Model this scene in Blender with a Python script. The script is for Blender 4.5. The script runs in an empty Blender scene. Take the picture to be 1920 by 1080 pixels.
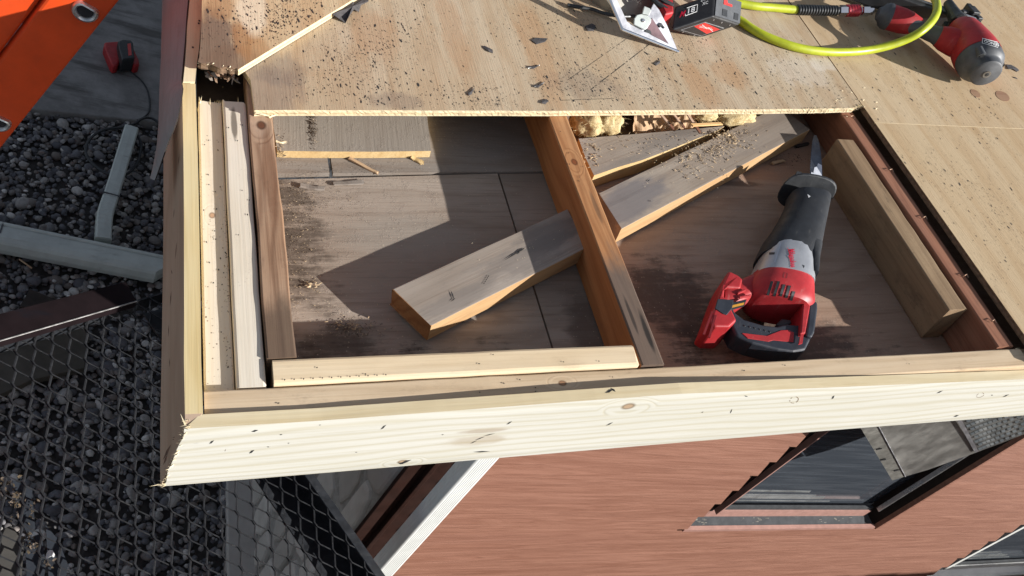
import bpy, bmesh, math, random
import numpy as np
from mathutils import Matrix, Vector
from mathutils.bvhtree import BVHTree

random.seed(7)
rng = np.random.default_rng(11)
scene = bpy.context.scene
COL = scene.collection

# ------------------------------------------------------------------ camera
FPX = 1647.44
ROT = (-0.6979684854, 0.8768456963, 0.6370367760)
CAM = Vector((-0.2036675976, -0.5746046009, 0.9545224601))
RC = Matrix.Rotation(ROT[0], 3, 'Z') @ Matrix.Rotation(ROT[1], 3, 'X') @ Matrix.Rotation(ROT[2], 3, 'Z')
camd = bpy.data.cameras.new('camera')
camd.lens = 36 * FPX / 1920
camd.sensor_width = 36
camd.clip_start = 0.02
camd.clip_end = 500
cam = bpy.data.objects.new('camera', camd)
COL.objects.link(cam)
cam.matrix_world = Matrix.Translation(CAM) @ RC.to_4x4()
scene.camera = cam

# ------------------------------------------------------------------ roof frame (3:12 pitch, rake rises to +x)
TH = 0.2251827874
RX = Vector((math.cos(TH), 0, math.sin(TH)))
RY = Vector((0, 1, 0))
RZ = Vector((-math.sin(TH), 0, math.cos(TH)))
RM = Matrix((RX, RY, RZ)).transposed().to_4x4()

# ------------------------------------------------------------------ light
SUN = (RX * 2.35 + RY * -1.45 + RZ).normalized()
world = bpy.data.worlds.new('World')
scene.world = world
world.use_nodes = True
wn = world.node_tree
bg = wn.nodes['Background']
sky = wn.nodes.new('ShaderNodeTexSky')
sky.sky_type = 'NISHITA'
sky.sun_disc = False
sky.sun_elevation = math.asin(SUN.z)
sky.sun_rotation = math.atan2(SUN.x, SUN.y)
hs = wn.nodes.new('ShaderNodeHueSaturation')
hs.inputs['Saturation'].default_value = 0.55
wn.links.new(sky.outputs[0], hs.inputs['Color'])
wn.links.new(hs.outputs[0], bg.inputs[0])
bg.inputs[1].default_value = 0.062
sd = bpy.data.lights.new('sun', 'SUN')
sd.energy = 4.6
sd.angle = math.radians(0.5)
sd.color = (1.0, 0.972, 0.932)
so = bpy.data.objects.new('sun', sd)
COL.objects.link(so)
so.rotation_euler = (-SUN).to_track_quat('-Z', 'Y').to_euler()
so.location = SUN * 20
vs = scene.view_settings
vs.view_transform = 'Standard'
vs.look = 'None'
vs.exposure = 0.85
vs.gamma = 1.0
vs.use_curve_mapping = False
scene.cycles.max_bounces = 6

# ------------------------------------------------------------------ geometry helpers
def R(u, v, w):
    return RX * u + RY * v + RZ * w
def ray(px, py):
    return RC @ Vector(((px - 960) / FPX, -(py - 540) / FPX, -1.0))
def hit(px, py, n, o):
    r = ray(px, py)
    n = Vector(n)
    return CAM + r * ((Vector(o) - CAM).dot(n) / r.dot(n))
def PW(px, py, w):           # point on the roof-parallel plane at height w
    return hit(px, py, RZ, RZ * w)
def PY(px, py, y):
    return hit(px, py, (0, 1, 0), (0, y, 0))
def PZ(px, py, z):
    return hit(px, py, (0, 0, 1), (0, 0, z))
def PX(px, py, x):
    return hit(px, py, (1, 0, 0), (x, 0, 0))
def uvw(P):
    return Vector((P.dot(RX), P.dot(RY), P.dot(RZ)))
def UV(px, py, w):
    q = uvw(PW(px, py, w))
    return q.x, q.y

FR = {}                       # object name -> frame
def frame(o, x=None, y=None, z=None):
    m = Matrix.Identity(4)
    for i, a in enumerate((x, y, z)):
        for j in range(3):
            m[j][i] = a[j]
    for j in range(3):
        m[j][3] = o[j]
    return m
def roofframe(o, ang=0.0):
    c, s = math.cos(ang), math.sin(ang)
    return frame(o, RX * c + RY * s, RY * c - RX * s, RZ)
def worldframe(o=(0, 0, 0)):
    return Matrix.Translation(Vector(o))

def link(o, F, parent):
    COL.objects.link(o)
    if parent is not None:
        o.parent = parent
        FR[o.name] = FR[parent.name]
    else:
        o.matrix_world = F
        FR[o.name] = F
    return o
def tag(o, label=None, cat=None, group=None, kind=None):
    if label: o['label'] = label
    if cat: o['category'] = cat
    if group: o['group'] = group
    if kind: o['kind'] = kind
    return o
def thing(name, F, label, cat, group=None):
    e = bpy.data.objects.new(name, None)
    e.empty_display_size = 0.05
    link(e, F, None)
    return tag(e, label, cat, group)
def mk(name, verts, faces, mats, F=None, parent=None, fm=None, smooth=False, local=False):
    """verts are world points (or local ones with local=True)"""
    if parent is not None:
        F = FR[parent.name]
    if not isinstance(mats, (list, tuple)):
        mats = [mats]
    if not local:
        inv = np.array(F.inverted())
        A = np.array([tuple(v) for v in verts], dtype=float)
        A = A @ inv[:3, :3].T + inv[:3, 3]
    else:
        A = np.array([tuple(v) for v in verts], dtype=float)
    me = bpy.data.meshes.new(name)
    me.from_pydata(A.tolist(), [], [tuple(f) for f in faces])
    for m in mats:
        me.materials.append(m)
    if fm is not None:
        me.polygons.foreach_set('material_index', np.array(fm, dtype=np.int32))
    if smooth is True:
        me.polygons.foreach_set('use_smooth', np.ones(len(me.polygons), dtype=bool))
    me.update()
    o = bpy.data.objects.new(name, me)
    if smooth == 'auto':
        me.polygons.foreach_set('use_smooth', np.ones(len(me.polygons), dtype=bool))
        me.set_sharp_from_angle(angle=math.radians(38))
    return link(o, F, parent)

class MB:
    """collects pieces for ONE mesh"""
    def __init__(self):
        self.v = []; self.f = []; self.m = []
    def add(self, v, f, m=0):
        b = len(self.v)
        self.v += [Vector(p) for p in v]
        self.f += [tuple(i + b for i in q) for q in f]
        self.m += [m] * len(f)
        return self
    def box(self, c, ax, ay, az, m=0):      # centre and three half vectors
        c = Vector(c)
        v = [c + ax * i + ay * j + az * k for k in (-1, 1) for j in (-1, 1) for i in (-1, 1)]
        f = [(0, 2, 3, 1), (4, 5, 7, 6), (0, 1, 5, 4), (2, 6, 7, 3), (0, 4, 6, 2), (1, 3, 7, 5)]
        return self.add(v, f, m)
    def prism(self, top, off, m=0, mside=None):
        """polygon of points and the offset of its other side"""
        n = len(top)
        off = Vector(off)
        v = list(top) + [Vector(p) + off for p in top]
        b = len(self.v)
        self.v += [Vector(p) for p in v]
        self.f.append(tuple(range(b, b + n))); self.m.append(m)
        self.f.append(tuple(b + n + i for i in reversed(range(n)))); self.m.append(m)
        for i in range(n):
            j = (i + 1) % n
            self.f.append((b + i, b + n + i, b + n + j, b + j)); self.m.append(m if mside is None else mside)
        return self
    def tube(self, pts, r, n=10, m=0, cap=True, sq=1.0):
        pts = [Vector(p) for p in pts]
        k = len(pts)
        rr = r if isinstance(r, (list, tuple)) else [r] * k
        b = len(self.v)
        up = None
        for i, p in enumerate(pts):
            t = (pts[min(i + 1, k - 1)] - pts[max(i - 1, 0)]).normalized()
            if up is None:
                up = Vector((0, 0, 1)) if abs(t.z) < 0.9 else Vector((1, 0, 0))
            x = t.cross(up)
            x.normalize()
            y = x.cross(t).normalized()
            up = y
            for a in range(n):
                an = 2 * math.pi * a / n
                self.v.append(p + x * math.cos(an) * rr[i] + y * math.sin(an) * rr[i] * sq)
        for i in range(k - 1):
            for a in range(n):
                c = (a + 1) % n
                self.f.append((b + i * n + a, b + i * n + c, b + (i + 1) * n + c, b + (i + 1) * n + a)); self.m.append(m)
        if cap:
            self.f.append(tuple(b + a for a in reversed(range(n)))); self.m.append(m)
            self.f.append(tuple(b + (k - 1) * n + a for a in range(n))); self.m.append(m)
        return self
    def lathe(self, o, ax, prof, n=24, m=0, ms=None):
        """prof: (distance along ax, radius)"""
        ax = Vector(ax).normalized()
        x = ax.orthogonal().normalized(); y = ax.cross(x)
        b = len(self.v); k = len(prof)
        for d, r in prof:
            for a in range(n):
                an = 2 * math.pi * a / n
                self.v.append(Vector(o) + ax * d + (x * math.cos(an) + y * math.sin(an)) * r)
        for i in range(k - 1):
            for a in range(n):
                c = (a + 1) % n
                self.f.append((b + i * n + a, b + i * n + c, b + (i + 1) * n + c, b + (i + 1) * n + a)); self.m.append(m if ms is None else ms[i])
        self.f.append(tuple(b + a for a in reversed(range(n)))); self.m.append(m if ms is None else ms[0])
        self.f.append(tuple(b + (k - 1) * n + a for a in range(n))); self.m.append(m if ms is None else ms[-1])
        return self
    def out(self, name, mats, F=None, parent=None, smooth=False):
        return mk(name, self.v, self.f, mats, F, parent, self.m, smooth)
    def bvh(self):
        return BVHTree.FromPolygons([tuple(v) for v in self.v], self.f)

def bevel(o, w, seg=2, ang=35):
    md = o.modifiers.new('bevel', 'BEVEL')
    md.width = w; md.segments = seg; md.limit_method = 'ANGLE'; md.angle_limit = math.radians(ang)
    return o
def spline(pts, n=8):
    pts = [Vector(p) for p in pts]
    out = []
    for i in range(len(pts) - 1):
        p0 = pts[max(i - 1, 0)]; p1 = pts[i]; p2 = pts[i + 1]; p3 = pts[min(i + 2, len(pts) - 1)]
        for k in range(n):
            t = k / n
            out.append(0.5 * ((2 * p1) + (p2 - p0) * t + (2 * p0 - 5 * p1 + 4 * p2 - p3) * t * t + (3 * p1 - p0 - 3 * p2 + p3) * t ** 3))
    out.append(pts[-1])
    return out
def onto(bvh, px, py, off=0.0004):
    r = ray(px, py).normalized()
    h = bvh.ray_cast(CAM, r)
    if h[0] is None:
        return None
    return h[0] - r * off
def decal(mb, bvh, poly, m, off=0.0005):
    """a thin patch that follows the surface it lies on"""
    if len(poly) == 4:
        N = 5
        g = []
        for j in range(N + 1):
            for i in range(N + 1):
                s, t = i / N, j / N
                x = (poly[0][0] * (1 - s) + poly[1][0] * s) * (1 - t) + (poly[3][0] * (1 - s) + poly[2][0] * s) * t
                y = (poly[0][1] * (1 - s) + poly[1][1] * s) * (1 - t) + (poly[3][1] * (1 - s) + poly[2][1] * s) * t
                g.append(onto(bvh, x, y, off))
        if any(p is None for p in g):
            return
        mb.add(g, [(j * (N + 1) + i, j * (N + 1) + i + 1, (j + 1) * (N + 1) + i + 1, (j + 1) * (N + 1) + i) for j in range(N) for i in range(N)], m)
        return
    pts = [onto(bvh, x, y, off) for x, y in poly]
    if any(p is None for p in pts):
        return
    mb.add(pts, [tuple(range(len(pts)))], m)

def textmesh(s, shear=0.0, bold=0.0):
    cu = bpy.data.curves.new('lettering', 'FONT')
    cu.body = s; cu.shear = shear; cu.offset = bold; cu.resolution_u = 2
    o = bpy.data.objects.new('lettering', cu)
    COL.objects.link(o)
    dg = bpy.context.evaluated_depsgraph_get()
    me = bpy.data.meshes.new_from_object(o.evaluated_get(dg))
    v = [tuple(p.co) for p in me.vertices]; f = [tuple(p.vertices) for p in me.polygons]
    bpy.data.objects.remove(o); bpy.data.curves.remove(cu); bpy.data.meshes.remove(me)
    a = np.array(v)
    lo, hi = a.min(0), a.max(0)
    a = (a - lo) / np.maximum(hi - lo, 1e-6)      # unit box
    return a[:, :2], f
def lettering(mb, s, o, ex, ey, m, shear=0.0, bold=0.0, lift=None):
    """letters laid in the plane o + ex*x + ey*y (x,y in 0..1)"""
    a, f = textmesh(s, shear, bold)
    ex, ey, o = Vector(ex), Vector(ey), Vector(o)
    n = ex.cross(ey).normalized() * (0.0005 if lift is None else lift)
    mb.add([o + ex * x + ey * y + n for x, y in a], f, m)
def lettering_on(mb, bvh, s, p0, px, py, m, shear=0.0, bold=0.0, off=0.0006):
    a, f = textmesh(s, shear, bold)
    pts = [onto(bvh, p0[0] + px[0] * x + py[0] * y, p0[1] + px[1] * x + py[1] * y, off) for x, y in a]
    if any(p is None for p in pts):
        return
    mb.add(pts, f, m)

# ------------------------------------------------------------------ materials
class NT:
    def __init__(self, name):
        self.mat = bpy.data.materials.new(name)
        self.mat.use_nodes = True
        self.t = self.mat.node_tree
        self.b = self.t.nodes['Principled BSDF']
        self.co = self.t.nodes.new('ShaderNodeTexCoord').outputs['Object']
    def n(self, ty, **kw):
        d = self.t.nodes.new(ty)
        for k, v in kw.items():
            setattr(d, k, v)
        return d
    def L(self, a, b):
        self.t.links.new(a, b)
    def val(self, sock, v):
        if hasattr(v, 'is_output'):
            self.L(v, sock)
        else:
            sock.default_value = v
    def map(self, sc, loc=(0, 0, 0), src=None):
        m = self.n('ShaderNodeMapping')
        self.L(src or self.co, m.inputs[0])
        m.inputs['Scale'].default_value = sc
        m.inputs['Location'].default_value = loc
        return m.outputs[0]
    def noise(self, vec, scale=1.0, detail=4, rough=0.6, dist=0.0):
        d = self.n('ShaderNodeTexNoise')
        self.L(vec, d.inputs['Vector'])
        d.inputs['Scale'].default_value = scale
        d.inputs['Detail'].default_value = detail
        d.inputs['Roughness'].default_value = rough
        d.inputs['Distortion'].default_value = dist
        return d.outputs[0]
    def math(self, op, a, b=0.0, c=None, clamp=False):
        d = self.n('ShaderNodeMath', operation=op, use_clamp=clamp)
        self.val(d.inputs[0], a); self.val(d.inputs[1], b)
        if c is not None: self.val(d.inputs[2], c)
        return d.outputs[0]
    def ramp(self, f, lo, hi, a=0.0, b=1.0, smooth=True):
        d = self.n('ShaderNodeMapRange', interpolation_type='SMOOTHSTEP' if smooth else 'LINEAR')
        self.val(d.inputs[0], f)
        d.inputs[1].default_value = lo; d.inputs[2].default_value = hi
        d.inputs[3].default_value = a; d.inputs[4].default_value = b
        return d.outputs[0]
    def mix(self, f, a, b, mode='MIX'):
        d = self.n('ShaderNodeMix', data_type='RGBA', blend_type=mode)
        self.val(d.inputs[0], f)
        for s, v in ((d.inputs[6], a), (d.inputs[7], b)):
            if hasattr(v, 'is_output'): self.L(v, s)
            else: s.default_value = (*v, 1)
        return d.outputs[2]
    def blob(self, c, r, warp, amt):
        """soft stain of its own shape, 0..1, in object coordinates"""
        s = self.n('ShaderNodeVectorMath', operation='SUBTRACT'); self.L(self.co, s.inputs[0]); s.inputs[1].default_value = (c[0], c[1], 0)
        m = self.n('ShaderNodeVectorMath', operation='MULTIPLY'); self.L(s.outputs[0], m.inputs[0]); m.inputs[1].default_value = (1 / r[0], 1 / r[1], 0)
        l = self.n('ShaderNodeVectorMath', operation='LENGTH'); self.L(m.outputs[0], l.inputs[0])
        d = self.math('ADD', l.outputs['Value'], self.math('MULTIPLY', self.math('SUBTRACT', warp, 0.5), amt))
        return self.ramp(d, 0.55, 1.0, 1.0, 0.0)
    def bump(self, h, dist=0.001, st=1.0, nrm=None):
        d = self.n('ShaderNodeBump')
        d.inputs['Strength'].default_value = st
        d.inputs['Distance'].default_value = dist
        self.L(h, d.inputs['Height'])
        if nrm is not None: self.L(nrm, d.inputs['Normal'])
        self.L(d.outputs[0], self.b.inputs['Normal'])
        return d.outputs[0]
    def fin(self, col, rough=0.7, metal=0.0, spec=None):
        self.val(self.b.inputs['Base Color'], col if hasattr(col, 'is_output') else (*col, 1))
        self.val(self.b.inputs['Roughness'], rough)
        self.b.inputs['Metallic'].default_value = metal
        if spec is not None: self.b.inputs['Specular IOR Level'].default_value = spec
        return self.mat

def wood(name, base, dark, pale=None, ring=0.4, streak=0.5, stains=(), dirt=0.0, dirtcol=(.05, .04, .03), knots=(), rough=0.75, ringf=34.0, seed=0.0, bump=0.0006, specks=0.0, saw=0.0):
    """grain runs along the object's x axis"""
    t = NT(name)
    off = (seed * 3.1, seed * 1.7, seed * 0.9)
    big = t.noise(t.map((1.3, 7, 7), off), 1.0, 3, 0.5)
    # growth rings, warped so that they swirl into cathedral figures
    s = t.n('ShaderNodeSeparateXYZ'); t.L(t.co, s.inputs[0])
    yz = t.math('ADD', s.outputs[1], t.math('MULTIPLY', s.outputs[2], 0.6))
    ph = t.math('ADD', t.math('MULTIPLY', yz, ringf * 6), t.math('MULTIPLY', big, 34.0))
    for kx, ky, kr in knots:
        k = t.blob((kx, ky), (kr * 5, kr * 2.6), big, 0.2)
        ph = t.math('ADD', ph, t.math('MULTIPLY', k, 9.0))
    rg = t.math('MULTIPLY_ADD', t.math('SINE', ph), 0.5, 0.5)
    rg = t.math('POWER', rg, 3.0)
    fine = t.noise(t.map((5, 260, 260), off), 1.0, 3, 0.65)
    med = t.noise(t.map((3, 60, 60), off), 1.0, 4, 0.6)
    col = t.mix(t.ramp(t.noise(t.map((2.2, 9, 9), (off[0] + 4, 2, 1)), 1, 4, .6), .32, .7), base, pale or tuple(min(1, c * 1.18) for c in base))
    col = t.mix(t.math('MULTIPLY', rg, ring), col, dark)
    col = t.mix(t.math('MULTIPLY', t.ramp(fine, .45, .75), streak), col, dark)
    col = t.mix(t.math('MULTIPLY', t.ramp(med, .55, .8), streak * .6), col, dark)
    warp = t.noise(t.map((9, 26, 26), off), 1.0, 5, 0.65)
    for c, r, sc, st, am in stains:
        col = t.mix(t.math('MULTIPLY', t.blob(c, r, warp, am), st), col, sc)
    for kx, ky, kr in knots:
        k = t.blob((kx, ky), (kr * 1.35, kr), warp, 0.35)
        rim = t.blob((kx, ky), (kr * .9, kr * .62), warp, 0.35)
        col = t.mix(t.math('MULTIPLY', k, .9), col, (dark[0] * .42, dark[1] * .33, dark[2] * .28))
        col = t.mix(t.math('MULTIPLY', rim, .9), col, (dark[0] * .95, dark[1] * .75, dark[2] * .7))
    if dirt:
        d = t.ramp(t.noise(t.map((12, 30, 30), (1, off[1], 3)), 1, 7, .75), .52, .72)
        col = t.mix(t.math('MULTIPLY', d, dirt), col, dirtcol)
    if specks:
        v = t.n('ShaderNodeTexVoronoi'); t.L(t.map((160, 160, 160)), v.inputs['Vector'])
        v.inputs['Scale'].default_value = 1
        m = t.ramp(t.noise(t.map((14, 14, 14), off), 1, 3, .6), .45, .7)
        sp = t.math('MULTIPLY', t.ramp(v.outputs['Distance'], .12, .24, 1, 0), m)
        col = t.mix(t.math('MULTIPLY', sp, specks), col, dirtcol)
    h = t.math('ADD', t.math('MULTIPLY', fine, .6), t.math('MULTIPLY', rg, -.25))
    if saw:
        w = t.noise(t.map((420, 6, 6), off), 1, 2, .5)
        h = t.math('ADD', h, t.math('MULTIPLY', w, saw))
    t.bump(h, bump, 0.8)
    return t.fin(col, rough, 0, .25)

def plain(name, col, rough=.5, metal=0.0, var=.12, scale=40, spec=None, scuff=None, sc_amt=.35, bump=0.0):
    t = NT(name)
    n1 = t.noise(t.map((scale, scale, scale)), 1, 5, .65)
    c = t.mix(t.ramp(n1, .3, .7), tuple(x * (1 - var) for x in col), tuple(min(1, x * (1 + var)) for x in col))
    if scuff is not None:
        n2 = t.noise(t.map((scale * .7, scale * 2.4, scale * 1.1), (3, 1, 2)), 1, 6, .72)
        c = t.mix(t.math('MULTIPLY', t.ramp(n2, .55, .72), sc_amt), c, scuff)
    r = t.ramp(t.noise(t.map((scale * .5,) * 3, (7, 7, 7)), 1, 4, .6), .3, .7, max(.03, rough - .1), min(1, rough + .12))
    if bump: t.bump(t.noise(t.map((scale * 6,) * 3), 1, 3, .6), bump, .7)
    return t.fin(c, r, metal, spec)

NEW = dict(base=(.76, .65, .44), dark=(.56, .40, .20))
def onfascia(x, y):
    q = uvw(PY(x, y, 0))
    return q.x - .62, -q.z
M_fascia = wood('fresh_pine', (.565, .55, .485), (.45, .405, .285), (.60, .585, .53), ring=.5, streak=.35, rough=.62, ringf=62, seed=1.2,
                knots=[(*onfascia(755, 866), .0075), (*onfascia(1178, 762), .0105)],
                stains=[((*onfascia(885, 826),), (.06, .018), (.36, .28, .18), .5, 1.6), ((*onfascia(910, 808),), (.05, .008), (.3, .22, .14), .55, 1.5), ((*onfascia(1150, 738),), (.035, .010), (.14, .10, .07), .6, .9), ((*onfascia(1205, 735),), (.10, .006), (.33, .28, .21), .5, 1.2)])
M_fascia_l = wood('yellow_pine', (.66, .52, .27), (.52, .37, .15), (.70, .58, .34), ring=.35, streak=.35, rough=.7, ringf=26, seed=2.3)
M_white = wood('whitewood', (.68, .60, .48), (.55, .44, .30), (.72, .66, .56), ring=.18, streak=.28, rough=.75, ringf=22, seed=3.1, specks=.9, knots=[(.03, .002, .006)], dirtcol=(.10, .06, .035))
M_white2 = wood('whitewood_clean', (.68, .60, .48), (.55, .44, .30), (.72, .66, .56), ring=.16, streak=.25, rough=.75, ringf=22, seed=5.4, specks=.25, dirtcol=(.10, .06, .035),
                stains=[((.225, .002), (.05, .006), (.10, .08, .06), .8, .9)])  # this dark stripe paints a shadow notch near the back end
M_sub = wood('used_pine', (.56, .42, .27), (.38, .26, .15), (.62, .49, .34), ring=.3, streak=.4, dirt=.35, dirtcol=(.16, .11, .08), seed=6.1, knots=[(-.2, 0, .006)])
M_short = wood('worn_pine', (.68, .53, .34), (.48, .34, .19), (.74, .61, .43), ring=.22, streak=.3, dirt=.22, dirtcol=(.22, .15, .1), seed=7.7)
M_brown = wood('weathered_brown', (.31, .18, .105), (.14, .068, .038), (.40, .27, .18), ring=.55, streak=.6, dirt=.3, dirtcol=(.07, .04, .03), seed=8.2, knots=[(.02, 0, .010), (.19, .003, .009)], saw=.3,
                stains=[((-.43, 0), (.12, .05), (.10, .07, .05), .8, .9), ((.06, .004), (.10, .02), (.46, .33, .24), .6, 1.2), ((-.10, -.006), (.14, .012), (.16, .075, .04), .6, 1.2)])
M_joist = wood('old_joist', (.40, .185, .075), (.22, .085, .03), (.46, .25, .12), ring=.5, streak=.5, dirt=.2, dirtcol=(.08, .05, .04), seed=9.4, knots=[(-.03, .002, .008)],
                stains=[((-.42, 0), (.21, .06), (.12, .092, .075), .92, .8), ((-.41, -.010), (.055, .006), (.025, .02, .017), .95, 1.2), ((-.38, .006), (.05, .004), (.04, .03, .025), .9, 1.2), ((-.14, -.006), (.05, .006), (.14, .075, .04), .7, 1.)])
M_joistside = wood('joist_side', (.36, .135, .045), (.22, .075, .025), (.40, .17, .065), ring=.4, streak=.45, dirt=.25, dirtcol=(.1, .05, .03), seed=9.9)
M_red = wood('red_joist', (.27, .115, .065), (.15, .055, .03), (.31, .15, .095), ring=.35, streak=.45, dirt=.3, dirtcol=(.06, .035, .03), seed=10.3)
M_block = wood('tan_block', (.25, .165, .095), (.13, .078, .043), (.33, .235, .14), ring=.3, streak=.55, dirt=.75, dirtcol=(.10, .07, .045), seed=11.6, specks=.5)
M_grey = wood('grey_weathered', (.30, .25, .205), (.18, .135, .10), (.36, .31, .265), ring=.30, streak=.45, dirt=.35, dirtcol=(.13, .115, .105), seed=12.8, ringf=18,
              stains=[((.04, -.01), (.14, .035), (.20, .175, .155), .6, 2.2), ((-.08, -.02), (.12, .02), (.19, .165, .145), .55, 2.2), ((.12, .01), (.1, .04), (.16, .14, .125), .55, 2.)])
M_grey2 = wood('grey_weathered_long', (.29, .235, .185), (.17, .12, .085), (.35, .295, .24), ring=.34, streak=.45, dirt=.3, dirtcol=(.12, .105, .1), seed=14.1, ringf=16,
               stains=[((-.26, .0), (.12, .05), (.15, .14, .145), .75, 1.5), ((.2, 0), (.2, .05), (.2, .17, .15), .4, 1.2)])
M_cutwood = wood('cut_orange', (.58, .34, .14), (.38, .19, .07), (.64, .42, .2), ring=.35, streak=.5, dirt=.15, seed=15.2)
M_cutend = wood('sawn_end', (.33, .15, .055), (.2, .08, .03), (.38, .19, .08), ring=.5, streak=.5, dirt=.3, seed=15.8)
M_cutside = wood('split_side', (.45, .28, .135), (.31, .17, .075), (.50, .34, .185), ring=.3, streak=.5, dirt=.25, dirtcol=(.2, .12, .07), seed=15.5)
M_yellowcut = wood('cut_yellow', (.54, .38, .18), (.38, .23, .09), (.60, .46, .25), ring=.2, streak=.6, dirt=.3, dirtcol=(.2, .1, .04), seed=16.4)
M_pinkfascia = wood('faded_fascia', (.26, .25, .25), (.17, .155, .15), (.31, .295, .29), ring=.2, streak=.35, dirt=.35, dirtcol=(.15, .10, .09), seed=17.2, bump=.0003)
M_splinter = plain('raw_splinter', (.82, .70, .47), .8, 0, .15, 60)
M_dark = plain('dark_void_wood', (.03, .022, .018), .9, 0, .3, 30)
M_tar = plain('tar_residue', (.022, .021, .021), .85, 0, .3, 80)
M_felt = plain('tar_paper', (.068, .062, .062), .8, 0, .35, 60, scuff=(.16, .15, .15), sc_amt=.3, bump=.001)

def soffit(name, stains, base=(.30, .24, .19), pale=(.37, .305, .25), dark=(.17, .12, .085), seed=0.0, grey=.5, red=0.0):
    t = NT(name)
    big = t.noise(t.map((1.2, 5, 1), (seed, seed, 0)), 1, 4, .55)
    fine = t.noise(t.map((7, 190, 20), (seed, 0, 0)), 1, 4, .7)
    med = t.noise(t.map((5, 34, 5), (seed, 2, 0)), 1, 5, .65)
    s = t.n('ShaderNodeSeparateXYZ'); t.L(t.co, s.inputs[0])
    rg = t.math('POWER', t.math('MULTIPLY_ADD', t.math('SINE', t.math('ADD', t.math('MULTIPLY', s.outputs[1], 60.0), t.math('MULTIPLY', big, 50.0))), .5, .5), 4.0)
    col = t.mix(t.ramp(big, .35, .65), base, pale)
    col = t.mix(t.math('MULTIPLY', t.ramp(fine, .48, .75), .55), col, dark)
    col = t.mix(t.math('MULTIPLY', t.ramp(med, .52, .75), .3), col, dark)
    col = t.mix(t.math('MULTIPLY', rg, .3), col, dark)
    warp = t.math('ADD', t.math('MULTIPLY', t.noise(t.map((7, 48, 9), (seed + 2, 0, 0)), 1, 6, .7), .6), t.math('MULTIPLY', t.noise(t.map((11, 11, 9), (seed + 5, 0, 0)), 1, 6, .7), .6))
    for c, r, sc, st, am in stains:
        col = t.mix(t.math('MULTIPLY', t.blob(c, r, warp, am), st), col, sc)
    # settled dust
    d = t.ramp(t.noise(t.map((40, 40, 40), (seed, 3, 3)), 1, 8, .8), .5, .68)
    col = t.mix(t.math('MULTIPLY', d, .28), col, (.30, .25, .21))
    v = t.n('ShaderNodeTexVoronoi'); t.L(t.map((95, 95, 95)), v.inputs['Vector']); v.inputs['Scale'].default_value = 1
    col = t.mix(t.math('MULTIPLY', t.ramp(v.outputs['Distance'], .05, .13, 1, 0), .55), col, (.5, .42, .32))
    t.bump(t.math('ADD', fine, t.math('MULTIPLY', d, .5)), .0008, .8)
    return t.fin(col, .85, 0, .2)

def plywood(name, base, pale, brown, dark, stains=(), seed=0.0, streak=.4, scuffs=()):
    """grain along the object's x axis"""
    t = NT(name)
    big = t.noise(t.map((1.0, 4.5, 1), (seed, seed * 2, 0)), 1, 4, .6)
    patch = t.noise(t.map((5, 11, 3), (seed + 3, 0, 0)), 1, 4, .6)
    fine = t.noise(t.map((9, 300, 30), (seed, 0, 0)), 1, 3, .7)
    med = t.noise(t.map((4, 70, 9), (seed, 4, 0)), 1, 5, .65)
    s = t.n('ShaderNodeSeparateXYZ'); t.L(t.co, s.inputs[0])
    band = t.math('POWER', t.math('MULTIPLY_ADD', t.math('SINE', t.math('ADD', t.math('MULTIPLY', s.outputs[1], 85.0), t.math('MULTIPLY', big, 26.0))), .5, .5), 2.0)
    col = t.mix(t.ramp(big, .3, .7), base, pale)
    col = t.mix(t.math('MULTIPLY', band, .38), col, brown)
    col = t.mix(t.math('MULTIPLY', t.ramp(patch, .56, .72), .55), col, brown)
    col = t.mix(t.math('MULTIPLY', t.ramp(med, .5, .75), streak), col, brown)
    col = t.mix(t.math('MULTIPLY', t.ramp(fine, .52, .75), streak), col, dark)
    warp = t.noise(t.map((12, 30, 12), (seed + 2, 0, 0)), 1, 6, .7)
    for c, r, sc, st, am in stains:
        col = t.mix(t.math('MULTIPLY', t.blob(c, r, warp, am), st), col, sc)
    fk = t.noise(t.map((95, 330, 60), (seed, 5, 1)), 1, 2, .5)
    fm = t.ramp(t.noise(t.map((7, 9, 7), (seed, 7, 2)), 1, 4, .65), .46, .62)
    col = t.mix(t.math('MULTIPLY', t.math('MULTIPLY', t.ramp(fk, .60, .68), fm), .62), col, (.06, .05, .045))
    g = t.ramp(t.noise(t.map((26, 60, 26), (seed, 9, 9)), 1, 8, .78), .52, .7)
    col = t.mix(t.math('MULTIPLY', g, .30), col, (dark[0] * .5, dark[1] * .5, dark[2] * .55))
    t.bump(t.math('ADD', t.math('MULTIPLY', fine, .7), t.math('MULTIPLY', med, .6)), .0009, .9)
    return t.fin(col, .8, 0, .2)

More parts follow.
